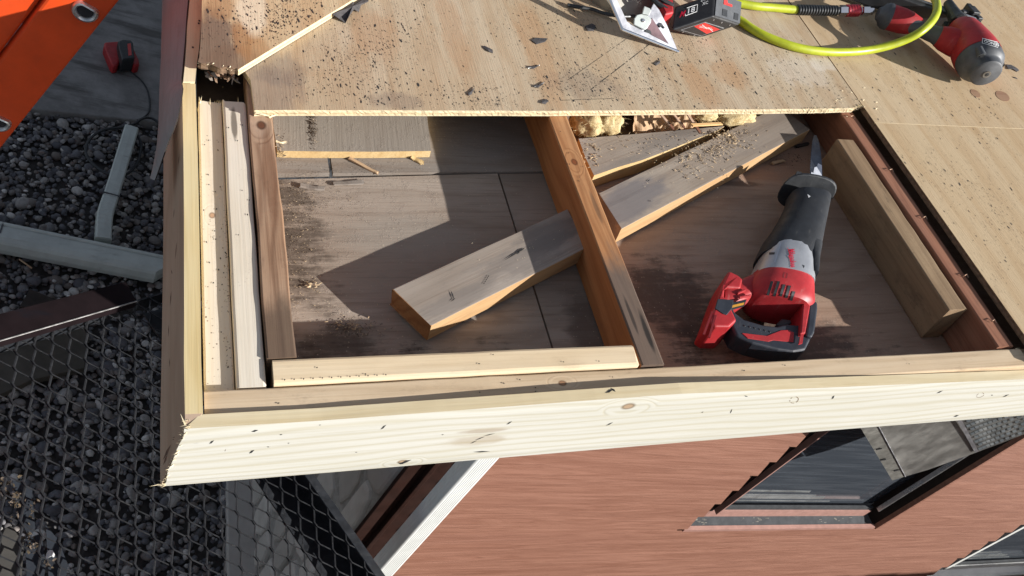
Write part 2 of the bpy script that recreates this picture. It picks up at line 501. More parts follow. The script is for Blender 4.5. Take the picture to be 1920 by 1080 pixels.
DT0 = 0.006
_m = [UV(*p, DT0) for p in ((477, 207), (560, 206), (640, 206.5), (1025, 208), (1280, 206), (1500, 204.5), (1600, 202.5), (1618, 197))] + [(1.3958, 1.75), (.05, 1.75), (.05, .80), UV(455, 128, DT0), UV(470, 150, DT0)]
_c = sum(p[0] for p in _m) / len(_m), sum(p[1] for p in _m) / len(_m)
def onply(x, y):
    u, v = UV(x, y, DT0)
    return v - _c[1], -(u - _c[0])
M_ply = plywood('roof_plywood', (.45, .345, .225), (.52, .425, .305), (.38, .245, .135), (.25, .165, .10), seed=1.0,
                stains=[(onply(1500, 132), (.07, .09), (.60, .54, .46), .35, 2.2), (onply(1540, 120), (.03, .05), (.68, .63, .56), .4, 2.2), (onply(1085, 158), (.055, .10), (.24, .19, .15), .4, 2.4), (onply(500, 170), (.08, .07), (.26, .19, .14), .65, 1.3),
                        (onply(520, 130), (.06, .06), (.16, .135, .12), .4, 1.5), (onply(745, 190), (.03, .06), (.23, .17, .13), .5, 1.5), (onply(1010, 100), (.22, .04), (.42, .24, .12), .45, 1.4), (onply(1310, 160), (.10, .04), (.42, .235, .115), .55, 1.4),
                        (onply(1370, 140), (.06, .05), (.42, .24, .12), .5, 1.5), (onply(700, 60), (.10, .06), (.40, .24, .13), .5, 1.5), (onply(850, 60), (.2, .03), (.41, .25, .14), .5, 1.4)])
M_plyR = plywood('roof_plywood_new', (.47, .34, .20), (.52, .40, .255), (.40, .26, .135), (.28, .18, .10), seed=4.0, streak=.28)
M_plyR2 = plywood('roof_plywood_upper', (.47, .34, .205), (.53, .41, .265), (.41, .27, .14), (.28, .18, .10), seed=6.0, streak=.25)
_DT2 = DT0 + .0145
_t = [UV(*p, _DT2) for p in ((378, 40), (375, 94), (371, 116), (384, 119), (397, 121), (420, 126), (447, 130), (570, 55), (661, 0))]
_d = Vector((_t[8][0] - _t[6][0], _t[8][1] - _t[6][1])).normalized()
_t = _t[:8] + [(_t[8][0] + _d.x * .9, _t[8][1] + _d.y * .9), (_t[0][0] + .02, _t[8][1] + _d.y * .9)]
_ct = sum(p[0] for p in _t) / len(_t), sum(p[1] for p in _t) / len(_t)
def ontri(x, y):
    u, v = UV(x, y, _DT2)
    return v - _ct[1], -(u - _ct[0])
M_plyT = plywood('stained_plywood', (.50, .36, .205), (.60, .47, .30), (.42, .24, .11), (.24, .14, .07), seed=8.0, streak=.4,
                 stains=[(ontri(395, 85), (.12, .062), (.165, .115, .085), .9, 1.3), (ontri(440, 112), (.05, .06), (.18, .115, .075), .7, 1.2), (ontri(455, 70), (.075, .022), (.33, .17, .075), .75, 1.0), (ontri(480, 92), (.05, .03), (.36, .2, .09), .6, 1.2),
                         (ontri(415, 12), (.05, .03), (.34, .19, .09), .6, 1.1), (ontri(470, 20), (.09, .035), (.72, .63, .47), .7, 1.1)])
M_plyedge = plain('ply_edge', (.62, .51, .33), .8, 0, .14, 90)
M_plyedge2 = plain('ply_edge_veneer', (.52, .40, .23), .8, 0, .2, 90)
M_rotshade = plain('rotten_shaded_edge', (.16, .10, .06), .9, 0, .45, 120)  # rotten edge; also paints the shade in the seam of the right sheets
M_offcut = soffit('grey_offcut', (), base=(.28, .24, .20), pale=(.31, .27, .225), dark=(.235, .195, .155), seed=5.)

def red_siding():
    t = NT('red_brown_siding')
    s = t.map((2.0, 44, 38))
    n1 = t.noise(s, 1, 7, .72, 1.1)
    n2 = t.noise(t.map((5, 160, 130)), 1, 4, .7, .3)
    n3 = t.noise(t.map((.8, 5, 8)), 1, 3, .5)
    col = t.mix(t.ramp(n1, .3, .72), (.200, .088, .057), (.300, .148, .102))
    col = t.mix(t.math('MULTIPLY', t.ramp(n2, .55, .72), .5), col, (.15, .066, .045))
    col = t.mix(t.math('MULTIPLY', t.ramp(n1, .68, .78), .35), col, (.42, .25, .19))
    col = t.mix(t.math('MULTIPLY', t.ramp(n3, .5, .75), .22), col, (.20, .09, .063))
    t.bump(t.math('ADD', n1, t.math('MULTIPLY', n2, .4)), .0035, .8)
    return t.fin(col, .6, 0, .35)
M_siding = red_siding()
M_brownmetal = plain('brown_trim', (.026, .011, .008), .65, 0, .2, 20, scuff=(.04, .02, .015), sc_amt=.2, spec=.2)
M_jamb = plain('shaded_jamb', (.018, .012, .010), .6, 0, .2, 20, spec=.2)  # shade of the window reveals put into a near black colour
M_pinktrim = plain('pink_brown_trim', (.36, .2, .165), .5, 0, .12, 30)
M_whitepaint = plain('white_painted_metal', (.74, .75, .72), .4, 0, .05, 12, scuff=(.5, .5, .46), sc_amt=.3)
M_whitedull = plain('dull_white_vinyl', (.50, .54, .51), .55, 0, .10, 9, scuff=(.26, .27, .24), sc_amt=.55)
M_black = plain('black_plastic', (.022, .024, .027), .5, 0, .2, 70, scuff=(.10, .10, .10), sc_amt=.4)
M_rubber = plain('dusty_rubber', (.017, .019, .023), .6, 0, .2, 45, scuff=(.11, .105, .10), sc_amt=.30, spec=.35)
M_redplastic = plain('red_plastic', (.36, .022, .026), .52, 0, .12, 40, scuff=(.42, .2, .18), sc_amt=.30, spec=.35)
M_silver = plain('silver_housing', (.42, .43, .45), .38, .55, .08, 40, scuff=(.28, .27, .26), sc_amt=.3)
M_steel = plain('bright_steel', (.55, .55, .58), .36, .9, .05, 40, scuff=(.4, .39, .39), sc_amt=.25)
M_galvsheet = plain('dull_galvanised_sheet', (.36, .35, .325), .40, .8, .2, 14, scuff=(.2, .19, .17), sc_amt=.5)
M_darksteel = plain('dull_steel', (.24, .235, .225), .42, .85, .25, 26, scuff=(.12, .115, .105), sc_amt=.6)
M_chrome = plain('chrome', (.75, .75, .76), .15, 1.0, .05, 30)
M_grip = plain('grey_rubber', (.075, .08, .088), .55, 0, .15, 50, scuff=(.18, .18, .18), sc_amt=.3)
M_hose = plain('yellow_green_hose', (.40, .45, .018), .45, 0, .10, 40, scuff=(.22, .23, .04), sc_amt=.55)
M_orange = plain('orange_fiberglass', (.66, .068, .010), .45, 0, .08, 16, scuff=(.5, .06, .02), sc_amt=.3)
M_alu = plain('aluminium', (.62, .63, .63), .32, .9, .1, 60)
M_blacksteel = plain('black_painted_steel', (.018, .020, .024), .45, .0, .3, 50, scuff=(.075, .075, .075), sc_amt=.55)
M_strand = plain('worn_mesh_steel', (.022, .023, .026), .45, .2, .3, 60, scuff=(.12, .115, .11), sc_amt=.4)
M_redlabel = plain('red_label', (.55, .035, .03), .4, 0, .08, 30)
M_letterw = plain('white_lettering', (.78, .78, .77), .5, 0, .05, 30)
M_letterr = plain('red_lettering', (.52, .012, .04), .45, 0, .05, 30)
M_darkred = plain('dark_red_steel', (.011, .0065, .0075), .6, 0, .3, 8, scuff=(.006, .007, .011), sc_amt=.7, spec=.12)
M_amber = plain('amber_label', (.62, .30, .03), .5, 0, .1, 50)
M_copper = plain('copper_staple', (.55, .36, .25), .35, .8, .1, 50)
M_card = plain('grey_card', (.40, .36, .29), .7, 0, .1, 40)

def glass_mat():
    t = NT('dark_window_glass')
    n = t.noise(t.map((3, 60, 60)), 1, 3, .5)
    c = t.mix(t.ramp(n, .4, .7), (.046, .054, .066), (.070, .080, .094))
    return t.fin(c, .09, 0, .5)
M_glass = glass_mat()
def ins_mat():
    t = NT('yellow_insulation')
    n = t.noise(t.map((60, 60, 60)), 1, 6, .75)
    c = t.mix(t.ramp(n, .3, .7), (.36, .25, .11), (.64, .53, .31))
    t.bump(n, .004, 1.0)
    return t.fin(c, .95, 0, .1)
M_ins = ins_mat()
M_kraft = wood('kraft_paper', (.44, .29, .17), (.28, .16, .085), (.54, .39, .25), ring=.2, streak=.3, dirt=.3, dirtcol=(.12, .06, .03), seed=21.)
def stone_mat():
    t = NT('grey_veneer_stone')
    ri = t.n('ShaderNodeNewGeometry').outputs['Random Per Island']
    n = t.noise(t.map((14, 14, 14)), 1, 6, .65)
    c = t.mix(ri, (.40, .375, .345), (.58, .55, .51))
    c = t.mix(t.math('MULTIPLY', t.ramp(n, .4, .7), .4), c, (.33, .30, .27))
    t.bump(n, .004, .8)
    return t.fin(c, .9, 0, .2)
M_stone = stone_mat()
M_mortar = plain('mortar', (.30, .285, .265), .95, 0, .2, 30, bump=.002)
def pebble_mat():
    t = NT('river_pebbles')
    ri = t.n('ShaderNodeNewGeometry').outputs['Random Per Island']
    cr = t.n('ShaderNodeValToRGB'); t.L(ri, cr.inputs[0])
    e = cr.color_ramp.elements
    stops = [(0, (.085, .086, .098)), (.3, (.145, .143, .155)), (.5, (.20, .195, .195)), (.66, (.17, .14, .122)), (.8, (.29, .275, .265)), (.93, (.43, .41, .385)), (1, (.66, .64, .61))]
    e[0].position, e[0].color = 0, (*stops[0][1], 1)
    e[1].position, e[1].color = 1, (*stops[-1][1], 1)
    for p, c in stops[1:-1]:
        x = e.new(p); x.color = (*c, 1)
    n = t.noise(t.map((70, 70, 70)), 1, 5, .7)
    c = t.mix(t.math('MULTIPLY', t.ramp(n, .4, .7), .35), cr.outputs[0], (.06, .055, .055))
    return t.fin(c, .7, 0, .3)
M_pebble = pebble_mat()
M_soil = plain('dark_soil', (.055, .05, .047), .95, 0, .4, 30)
def concrete_mat():
    t = NT('stained_concrete')
    n = t.noise(t.map((3, 3, 3)), 1, 8, .7)
    n2 = t.noise(t.map((1.2, 6, 1)), 1, 6, .65)
    n3 = t.noise(t.map((60, 60, 60)), 1, 4, .7)
    c = t.mix(t.ramp(n, .3, .7), (.17, .165, .16), (.33, .32, .31))
    c = t.mix(t.math('MULTIPLY', t.ramp(n2, .48, .62), .75), c, (.085, .08, .075))
    c = t.mix(t.math('MULTIPLY', t.ramp(n3, .6, .75), .35), c, (.06, .055, .055))
    t.bump(n3, .002, .6)
    return t.fin(c, .9, 0, .2)
M_conc = concrete_mat()
M_sawdust = plain('sawdust', (.42, .31, .19), .95, 0, .5, 90)
M_debris = plain('leaf_litter', (.09, .065, .038), .9, 0, .7, 70)

T0 = -0.008      # tops of the framing lumber
S0 = -0.097      # top of the soffit boards
DT, DB = 0.006, -0.006
ZG = -2.75       # ground

# ------------------------------------------------------------------ lumber
def smooth_noise(n, amp, k=9):
    a = rng.normal(size=max(3, n // k + 3))
    x = np.linspace(0, len(a) - 1.001, n)
    i = x.astype(int); f = x - i
    return (a[i] * (1 - f) + a[i + 1] * f) * amp
def board(name, a, b, wdir, width, thick, mat, label=None, cat='board', group=None, r=.0025, wob=.00025, skew0=0.0, skew1=0.0, rag0=0.0, rag1=0.0, mats=None, nails=(), parent=None, endmat=None, spikes0=0, spikes1=0, sidemat=None):
    """a-b: ends of the centre line of the TOP face; wdir: across the top face; local x runs along the grain"""
    a, b = Vector(a), Vector(b)
    X = (b - a).normalized(); L = (b - a).length
    Y = Vector(wdir); Y = (Y - X * Y.dot(X)).normalized()
    Z = X.cross(Y)
    F = frame((a + b) / 2, X, Y, Z)
    hw = width / 2
    prof = []
    for cx, cy, a0 in ((hw - r, -r, 0), (-hw + r, -r, 90), (-hw + r, -thick + r, 180), (hw - r, -thick + r, 270)):
        for k in range(3):
            an = math.radians(a0 + 45 * k)
            prof.append((cx + r * math.cos(an), cy + r * math.sin(an)))
    n = len(prof)
    seg = max(8, int(L / .012))
    xs = np.linspace(-L / 2, L / 2, seg + 1)
    wy = smooth_noise(seg + 1, wob); wz = smooth_noise(seg + 1, wob * .7)
    ed = [smooth_noise(seg + 1, wob * .5, 3) for _ in range(4)]
    mb = MB()
    for i, x in enumerate(xs):
        for j, (y, z) in enumerate(prof):
            e = ed[j // 3][i]
            xx = x
            if i == 0: xx += skew0 * y + rng.normal() * rag0
            if i == seg: xx += skew1 * y + rng.normal() * rag1
            mb.v.append(Vector((xx, y + wy[i] + e * (1 if y > 0 else -1), z + wz[i] + (e if z > -thick / 2 else 0))))
    for i in range(seg):
        for j in range(n):
            k = (j + 1) % n
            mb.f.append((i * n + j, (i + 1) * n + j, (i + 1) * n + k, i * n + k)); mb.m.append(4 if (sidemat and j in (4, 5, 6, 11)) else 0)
    mb.f.append(tuple(range(n))); mb.m.append(1 if endmat else 0)
    mb.f.append(tuple(seg * n + j for j in reversed(range(n)))); mb.m.append(1 if endmat else 0)
    ms = [mat, endmat or mat, M_tar, M_splinter] + ([sidemat] if sidemat else [])
    for x, y, l, ang, *ww in nails:      # slits and nail holes cut in the top
        c, s = math.cos(ang), math.sin(ang)
        w = ww[0] if ww else .0011
        pts = [(x - c * l / 2, y - s * l / 2), (x - s * w, y + c * w), (x + c * l / 2, y + s * l / 2), (x + s * w, y - c * w)]
        i = int((x + L / 2) / L * seg)
        zz = wz[min(max(i, 0), seg)] + .0012
        mb.add([Vector((p, q, zz)) for p, q in pts], [(0, 3, 2, 1)], 2)
    for cnt, xe, sg in ((spikes0, -L / 2, -1), (spikes1, L / 2, 1)):
        for _ in range(cnt):
            y = random.uniform(-hw, hw); z = random.uniform(-thick * .25, 0.0)
            l = random.uniform(.004, .018); w = random.uniform(.0006, .0016)
            base = Vector((xe - sg * .003, y, z)); tip = Vector((xe + sg * l, y + random.gauss(0, .003), z + random.gauss(0.001, .004)))
            mb.add([base + Vector((0, -w, 0)), base + Vector((0, w, 0)), base + Vector((0, 0, w * 1.6)), tip], [(0, 1, 3), (1, 2, 3), (2, 0, 3)], 3)
    if parent is not None:
        inv = F
        return mk(name, [inv @ v for v in mb.v], mb.f, ms, None, parent, mb.m)
    o = mk(name, mb.v, mb.f, ms, F, None, mb.m, local=True)
    return tag(o, label, cat, group)

G_FR = 'framing lumber of the open roof corner'
def rb(name, u0, u1, v, w, width, thick, mat, label, along='u', **kw):
    if along == 'u':
        return board(name, R(u0, v, w), R(u1, v, w), RY, width, thick, mat, label, **kw)
    return board(name, R(v, u0, w), R(v, u1, w), -RX, width, thick, mat, label, **kw)

# front fascia: a long board standing on edge along the rake, slightly bowed
def front_fascia():
    top = [uvw(PY(*p, 0)) for p in ((350, 806), (600, 791), (1140, 750), (1280, 740), (1747, 720), (1960, 711))]
    bot = [uvw(PY(*p, 0)) for p in ((303, 914), (640, 886), (940, 860), (1280, 831), (1600, 805), (1960, 777))]
    U1 = 2.3
    n = 170
    F = frame(R(.62, 0, 0), RX, -RZ, RY)       # local x along the grain, y down the face, z out of the face
    mb = MB()
    tk = .0203
    tu, tw = [p.x for p in top], [p.z for p in top]
    bu, bw = [p.x for p in bot], [p.z for p in bot]
    h = 9
    front = []
    for i in range(n + 1):
        t = i / n
        row = []
        for j in range(h + 1):
            s = j / h
            ua = 0.0 + (U1 - 0.0) * t
            ub = bu[0] + (U1 - bu[0]) * t
            wa = np.interp(ua, tu, tw); wb = np.interp(ub, bu, bw)
            u = ua + (ub - ua) * s; w = wa + (wb - wa) * s
            if i == 0:
                u += abs(rng.normal()) * .0022 - .001
            if j in (0, h):
                w += rng.normal() * .00005
            row.append((u, w))
        front.append(row)
    idx = {}
    for side, v in ((0, 0.0), (1, tk)):
        for i in range(n + 1):
            for j in range(h + 1):
                u, w = front[i][j]
                e = 0
                if side == 0 and j in (0, h): e = .0016     # eased arris
                idx[side, i, j] = len(mb.v)
                mb.v.append(R(u + (.018 if side and i == 0 else 0), v + e, w))
    for i in range(n):
        for j in range(h):
            mb.f.append((idx[0, i, j], idx[0, i, j + 1], idx[0, i + 1, j + 1], idx[0, i + 1, j])); mb.m.append(0)
            mb.f.append((idx[1, i, j], idx[1, i + 1, j], idx[1, i + 1, j + 1], idx[1, i, j + 1])); mb.m.append(0)
        mb.f.append((idx[0, i, 0], idx[0, i + 1, 0], idx[1, i + 1, 0], idx[1, i, 0])); mb.m.append(1)
        mb.f.append((idx[0, i, h], idx[1, i, h], idx[1, i + 1, h], idx[0, i + 1, h])); mb.m.append(0)
    for j in range(h):
        mb.f.append((idx[0, 0, j], idx[1, 0, j], idx[1, 0, j + 1], idx[0, 0, j + 1])); mb.m.append(0)
        mb.f.append((idx[0, n, j], idx[0, n, j + 1], idx[1, n, j + 1], idx[1, n, j])); mb.m.append(0)
    # nail slits, checks and small tears
    bv = BVHTree.FromPolygons([tuple(v) for v in mb.v], mb.f)
    for x, y, l, an, w in ((397, 829, 9, -35, 2.0), (472, 847, 10, -33, 2.2), (478, 808, 11, -14, 2.0), (527, 815, 5, -12, 1), (503, 838, 4, 5, 1), (719, 801, 11, -40, 1.8), (955, 793, 10, -30, 1.4), (903, 847, 26, -2, 1.5),
                         (900, 822, 16, -20, .9), (918, 815, 18, -12, .8), (888, 829, 12, -24, .8), (1143, 733, 14, -25, 3.0), (1150, 731, 9, 40, 2.4), (1143, 795, 12, -25, 1.2), (1371, 771, 8, -65, 1.2), (1562, 745, 7, -50, 2.2), (1399, 743, 6, 20, 1.2),
                         (1762, 735, 11, -22, 1.4), (1886, 742, 11, -22, 1.4), (1793, 780, 9, -14, 1.8), (1317, 773, 4, -20, .9), (541, 831, 3, 0, 1), (600, 797, 3, -20, .8), (1860, 741, 3, 0, 1.2), (668, 848, 4, 0, .8), (830, 815, 4, -10, .8), (760, 866, 20, -18, 2.4), (752, 869, 9, 10, 2.2)):
        l *= 1.25; w *= 1.7
        a = math.radians(an); c, s = math.cos(a) * l / 2, math.sin(a) * l / 2
        nx, ny = -math.sin(a) * w / 2, math.cos(a) * w / 2
        decal(mb, bv, [(x - c, y - s), (x - c * .2 + nx, y - s * .2 + ny), (x + c, y + s), (x + c * .1 - nx, y + s * .1 - ny)], 2, .0006)
    for cx, cy, rx, ry, an in ((1489, 750, 9, 6, -20), (1838, 741, 8, 4, -20)):     # loose knot rings
        a = math.radians(an)
        for k in range(14):
            t0, t1 = 2 * math.pi * k / 14, 2 * math.pi * (k + 1) / 14
            if random.random() < .15: continue
            q = []
            for tt, m in ((t0, 1), (t1, 1), (t1, .87), (t0, .87)):
                xx, yy = rx * math.cos(tt) * m, ry * math.sin(tt) * m
                q.append((cx + xx * math.cos(a) - yy * math.sin(a), cy + xx * math.sin(a) + yy * math.cos(a)))
            decal(mb, bv, q, 4, .0006)
    # torn fibres on the mitred end
    for k in range(120):
        s = random.random() ** .8
        u0 = bu[0] * s; w0 = bw[0] * s
        l = random.choice((.0008, .001, .0015, .002, .003, .0045)) * random.uniform(.6, 1.3) * (1 + (s > .93) * 1.2)
        p = R(u0 + .004, random.uniform(-.0005, .006), w0)
        tip = p + RX * -(l + .003) + RZ * random.gauss(-.001, .003) + RY * random.gauss(-.001, .002)
        w = random.uniform(.0006, .0018)
        mb.add([p - RZ * w, p + RZ * w, p + RY * w, tip], [(0, 1, 3), (1, 2, 3), (2, 0, 3)], 3)
    p = R(bu[0] + .03, .004, bw[0] + .004)
    mb.add([p, p + RZ * .008 - RX * .005, p + RY * .004, p - RX * .045 - RZ * .006], [(0, 1, 3), (1, 2, 3), (2, 0, 3)], 3)
    o = mb.out('fascia_board', [M_fascia, M_fascia_top, M_tar, M_splinter, M_knot], F)
    tag(o, 'long pale new pine fascia board along the front roof edge, its left end splintered', 'fascia board', 'fascia boards')
M_fascia_top = wood('fresh_pine_top', (.62, .51, .32), (.5, .38, .2), (.66, .57, .39), ring=.3, streak=.35, rough=.7, ringf=30, seed=2.9)
M_knot = plain('knot_bark', (.16, .09, .04), .8, 0, .2, 60)
front_fascia()

# left fascia: plumb board along the eave
def left_fascia():
    F = frame(R(0.01, .33, 0), RY, -RX, RZ)
    mb = MB()
    n = 60
    h = .149
    v0, v1 = .0215, .648
    jit = smooth_noise(n + 1, .0003)
    for i in range(n + 1):
        v = v0 + (v1 - v0) * i / n
        j = jit[i]
        b = R(0, v, 0) + Vector((j, 0, 0))
        mb.v += [b, b + RX * .0205 + RZ * .0003, b + RX * .0205 + Vector((0, 0, -h)), b + Vector((0, 0, -h))]
    for i in range(n):
        a = i * 4
        for k in range(4):
            q = (k + 1) % 4
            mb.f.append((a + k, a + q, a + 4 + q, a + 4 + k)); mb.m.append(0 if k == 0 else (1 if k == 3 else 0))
    mb.f.append((3, 2, 1, 0)); mb.m.append(0)
    mb.f.append((n * 4, n * 4 + 1, n * 4 + 2, n * 4 + 3)); mb.m.append(0)
    # mitre wedge at the corner, running out to the front board
    a, b, c, d = R(0, v0, 0), R(.0203, v0, 0), R(.0203, v0, 0) + Vector((0, 0, -h)), R(0, v0, 0) + Vector((0, 0, -h))
    e, g = R(.0008, .002, -.002), R(.0008, .002, 0) + Vector((-.0005, 0, -h + .002))
    mb.add([a, b, c, d, e, g], [(0, 4, 1), (0, 3, 5, 4), (2, 5, 3), (1, 4, 5, 2)], 1)
    # dark stain scratches low on the face
    bv = BVHTree.FromPolygons([tuple(v) for v in mb.v], mb.f)
    for x, y, l, an, w in ((313, 848, 34, 118, 5), (310, 862, 22, 112, 4), (326, 820, 6, 165, 1.5), (325, 824, 4, 170, 1.5), (320, 560, 30, 95, 2.0), (316, 620, 24, 92, 1.6), (330, 470, 36, 96, 1.6), (318, 680, 18, 92, 1.5), (326, 400, 20, 96, 1.2), (335, 300, 22, 98, 1.3), (322, 510, 9, 80, 1.6)):
        t = math.radians(an); c, s = math.cos(t) * l / 2, math.sin(t) * l / 2
        nx, ny = -math.sin(t) * w / 2, math.cos(t) * w / 2
        decal(mb, bv, [(x - c, y - s), (x - c * .2 + nx, y - s * .2 + ny), (x + c, y + s), (x + c * .1 - nx, y + s * .1 - ny)], 2, .0006)
    for k in range(12):      # fuzz at the corner
        p = R(random.uniform(0, .006), random.uniform(.0, .02), 0)
        tip = p + Vector((random.gauss(-.004, .003), random.gauss(-.004, .004), random.gauss(.003, .002)))
        mb.add([p - RX * .001, p + RX * .001, p + RY * .001, tip], [(0, 1, 3), (1, 2, 3), (2, 0, 3)], 3)
    o = mb.out('fascia_board', [M_fascia_l, M_faceshade, M_tarbrown, M_splinter], F)
    tag(o, 'yellow edged new pine fascia board running up the left eave beside two white boards', 'fascia board', 'fascia boards')
M_faceshade = wood('shaded_pine_face', (.44, .32, .23), (.30, .2, .135), (.50, .38, .285), ring=.3, streak=.35, dirt=.2, dirtcol=(.2, .14, .1), seed=19.5, ringf=18)  # shade of the outer face put into a darker pine colour
M_tarbrown = plain('brown_stain', (.13, .075, .05), .85, 0, .3, 60)
left_fascia()

# older fascia continuing past the break
def old_fascia():
    F = frame(R(.01, .8, 0), RY, -RX, RZ)
    mb = MB()
    L = [(343.5, 153), (347, 120), (350, 79), (351, 50), (353, 31), (356, 0)]
    Rr = [(366, 153), (369, 120), (373, 94), (376, 60), (378, 40), (381, 0)]
    for (a, b) in zip(L, Rr):
        p, q = PW(*a, .0), PW(*b, .0)
        mb.v += [p, q, q + Vector((0, 0, -.145)), p + Vector((0, 0, -.145))]
    p, q = mb.v[-4], mb.v[-3]
    for dy in (.3, .9):
        mb.v += [p + Vector((.02 * dy / .3, dy, 0)), q + Vector((.02 * dy / .3, dy, 0)), q + Vector((.02 * dy / .3, dy, -.145)), p + Vector((.02 * dy / .3, dy, -.145))]
    n = len(mb.v) // 4
    for i in range(n - 1):
        a = i * 4
        for k in range(4):
            c = (k + 1) % 4
            mb.f.append((a + k, a + c, a + 4 + c, a + 4 + k)); mb.m.append(0)
    mb.f.append((3, 2, 1, 0)); mb.m.append(0)
    mb.f.append(tuple((n - 1) * 4 + k for k in range(4))); mb.m.append(0)
    for x, y in ((372, 40), (371, 45), (360, 90)):
        a = PW(x, y, .0008)
        mb.add([a, a + RX * .003, a + RX * .003 + RY * .004, a + RY * .005], [(0, 1, 2, 3)], 1)
    o = mb.out('fascia_board', [M_oldfascia, M_tar], F)
    tag(o, 'older cream fascia board end at the top left, half under stained plywood', 'fascia board', 'fascia boards')
M_oldfascia = wood('cream_board', (.72, .60, .38), (.55, .43, .25), (.78, .68, .48), ring=.2, streak=.25, dirt=.15, seed=20.1)
old_fascia()

def fascia_cover():
    F = frame(R(0, .8, -.1), RY, -RX, RZ)
    mb = MB()
    top = [(356, 0), (353, 31), (350, 79), (343.2, 153)]
    torn = [(342, 167), (338, 195), (330, 232), (314, 268), (300, 310), (290, 338)]
    left = [(304, 0), (303, 50), (301.5, 110), (299, 165), (298, 200), (297, 235), (294, 270), (291, 305), (288, 333)]
    # right edge points paired with left edge points
    right = [PW(*p, -.001) + Vector((-.003, 0, -.001)) for p in top]
    for i, p in enumerate(torn):
        right.append(PX(p[0], p[1], -.010 - .004 * i))
    lf = [PX(*p, -.020 - .002 * max(0, i - 3)) for i, p in enumerate(left)]
    right.append(right[-1].copy())
    def resamp(P, n):
        P = [Vector(p) for p in P]
        d = [0]
        for i in range(1, len(P)): d.append(d[-1] + max(1e-5, (P[i] - P[i - 1]).length))
        o = []
        for k in range(n):
            t = d[-1] * k / (n - 1)
            o.append(Vector((np.interp(t, d, [p[0] for p in P]), np.interp(t, d, [p[1] for p in P]), np.interp(t, d, [p[2] for p in P]))))
        return o
    n = 28; m = 6
    A, B = resamp(right, n), resamp(lf, n)
    up = A[0] + Vector((0, .7, 0)), B[0] + Vector((0, .7, 0))
    A = [up[0]] + A; B = [up[1]] + B; n += 1
    for lay in (0, 1):
        for i in range(n):
            for j in range(m + 1):
                s = j / m
                p = A[i] * (1 - s) + B[i] * s + Vector((-.006 * math.sin(s * math.pi), 0, 0))
                mb.v.append(p + Vector((.0018 * lay, 0, 0)))
    o2 = n * (m + 1)
    for i in range(n - 1):
        for j in range(m):
            a, b, c, d = i * (m + 1) + j, i * (m + 1) + j + 1, (i + 1) * (m + 1) + j + 1, (i + 1) * (m + 1) + j
            mb.f.append((a, d, c, b)); mb.f.append((a + o2, b + o2, c + o2, d + o2)); mb.m += [0, 0]
    for i in range(n - 1):
        for j in (0, m):
            a, d = i * (m + 1) + j, (i + 1) * (m + 1) + j
            mb.f.append((a, a + o2, d + o2, d) if j == 0 else (a, d, d + o2, a + o2)); mb.m.append(1)
    o = mb.out('fascia_cover', [M_pinkfascia, M_dark], F, smooth='auto')
    tag(o, 'faded pinkish grey fascia cover strip peeling to a torn point at the left eave', 'fascia cover')
fascia_cover()

slit = lambda n, L, w: [(random.uniform(-L / 2, L / 2), random.uniform(-w, w), random.uniform(.002, .005), random.uniform(-.5, .5)) for _ in range(n)]
# two new white 2x4s beside the left fascia
rb('framing_board', .0605, .628, .0413, -.0225, .0370, .086, M_white, 'lower white board next to the yellow fascia edge, sprinkled with sawdust, splintered top end', 'v', cat='board', group=G_FR, rag1=.004, spikes1=46, nails=slit(26, .54, .016), r=.003)
rb('framing_board', .064, .624, .0795, -.0130, .0372, .086, M_white2, 'higher white board between the sawdusty one and the brown rafter', 'v', cat='board', group=G_FR, rag1=.003, skew1=.25, spikes1=4, nails=slit(7, .5, .014), r=.004)
rb('framing_board', .104, .98, .1192, T0, .0385, .0885, M_brown, 'knotty brown weathered rafter right of the white boards, darkened at its front end', 'v', cat='board', group=G_FR, wob=.0005, rag0=.001)
# long used 2x4 behind the front fascia and its grey continuation
rb('framing_board', .0225, 1.386, .0413, T0 - .002, .0375, .0865, M_sub, 'long used tan board lying directly behind the front fascia', 'u', cat='board', group=G_FR, rag1=.004, spikes1=14, nails=slit(10, 1.2, .012))
rb('framing_board', 1.392, 2.25, .0425, T0 - .006, .0375, .082, M_block, 'grey board end at the right, continuing the tan board', 'u', cat='board', group=G_FR)
rb('framing_board', .1075, .634, .0822, T0 + .002, .0385, .0885, M_short, 'short pale board ending at the middle joist, second from the front', 'u', cat='board', group=G_FR, rag1=.0022, spikes1=4, r=.005, nails=[(-.25 + .012 * i, -.015, .003, 1.4) for i in range(12)] + slit(6, .5, .014))
rb('roof_joist', .064, 1.0, .6580, T0, .0385, .0885, M_joist, 'orange brown joist in the middle of the opening, rotten grey at its front end', 'v', cat='joist', group=G_FR, wob=.0004, sidemat=M_joistside, nails=slit(8, .5, .014))
mbx = None
rb('roof_joist', .064, 1.05, 1.3620, T0, .0370, .0885, M_red, 'reddish joist with bent staples along its top beside the black gap', 'v', cat='joist', group=G_FR)
rb('blocking_board', .150, .605, 1.3130, T0 - .003, .0440, .086, M_block, 'short tan block fixed to the left face of the reddish joist', 'v', cat='block', group=G_FR, rag0=.0015, wob=.0004)

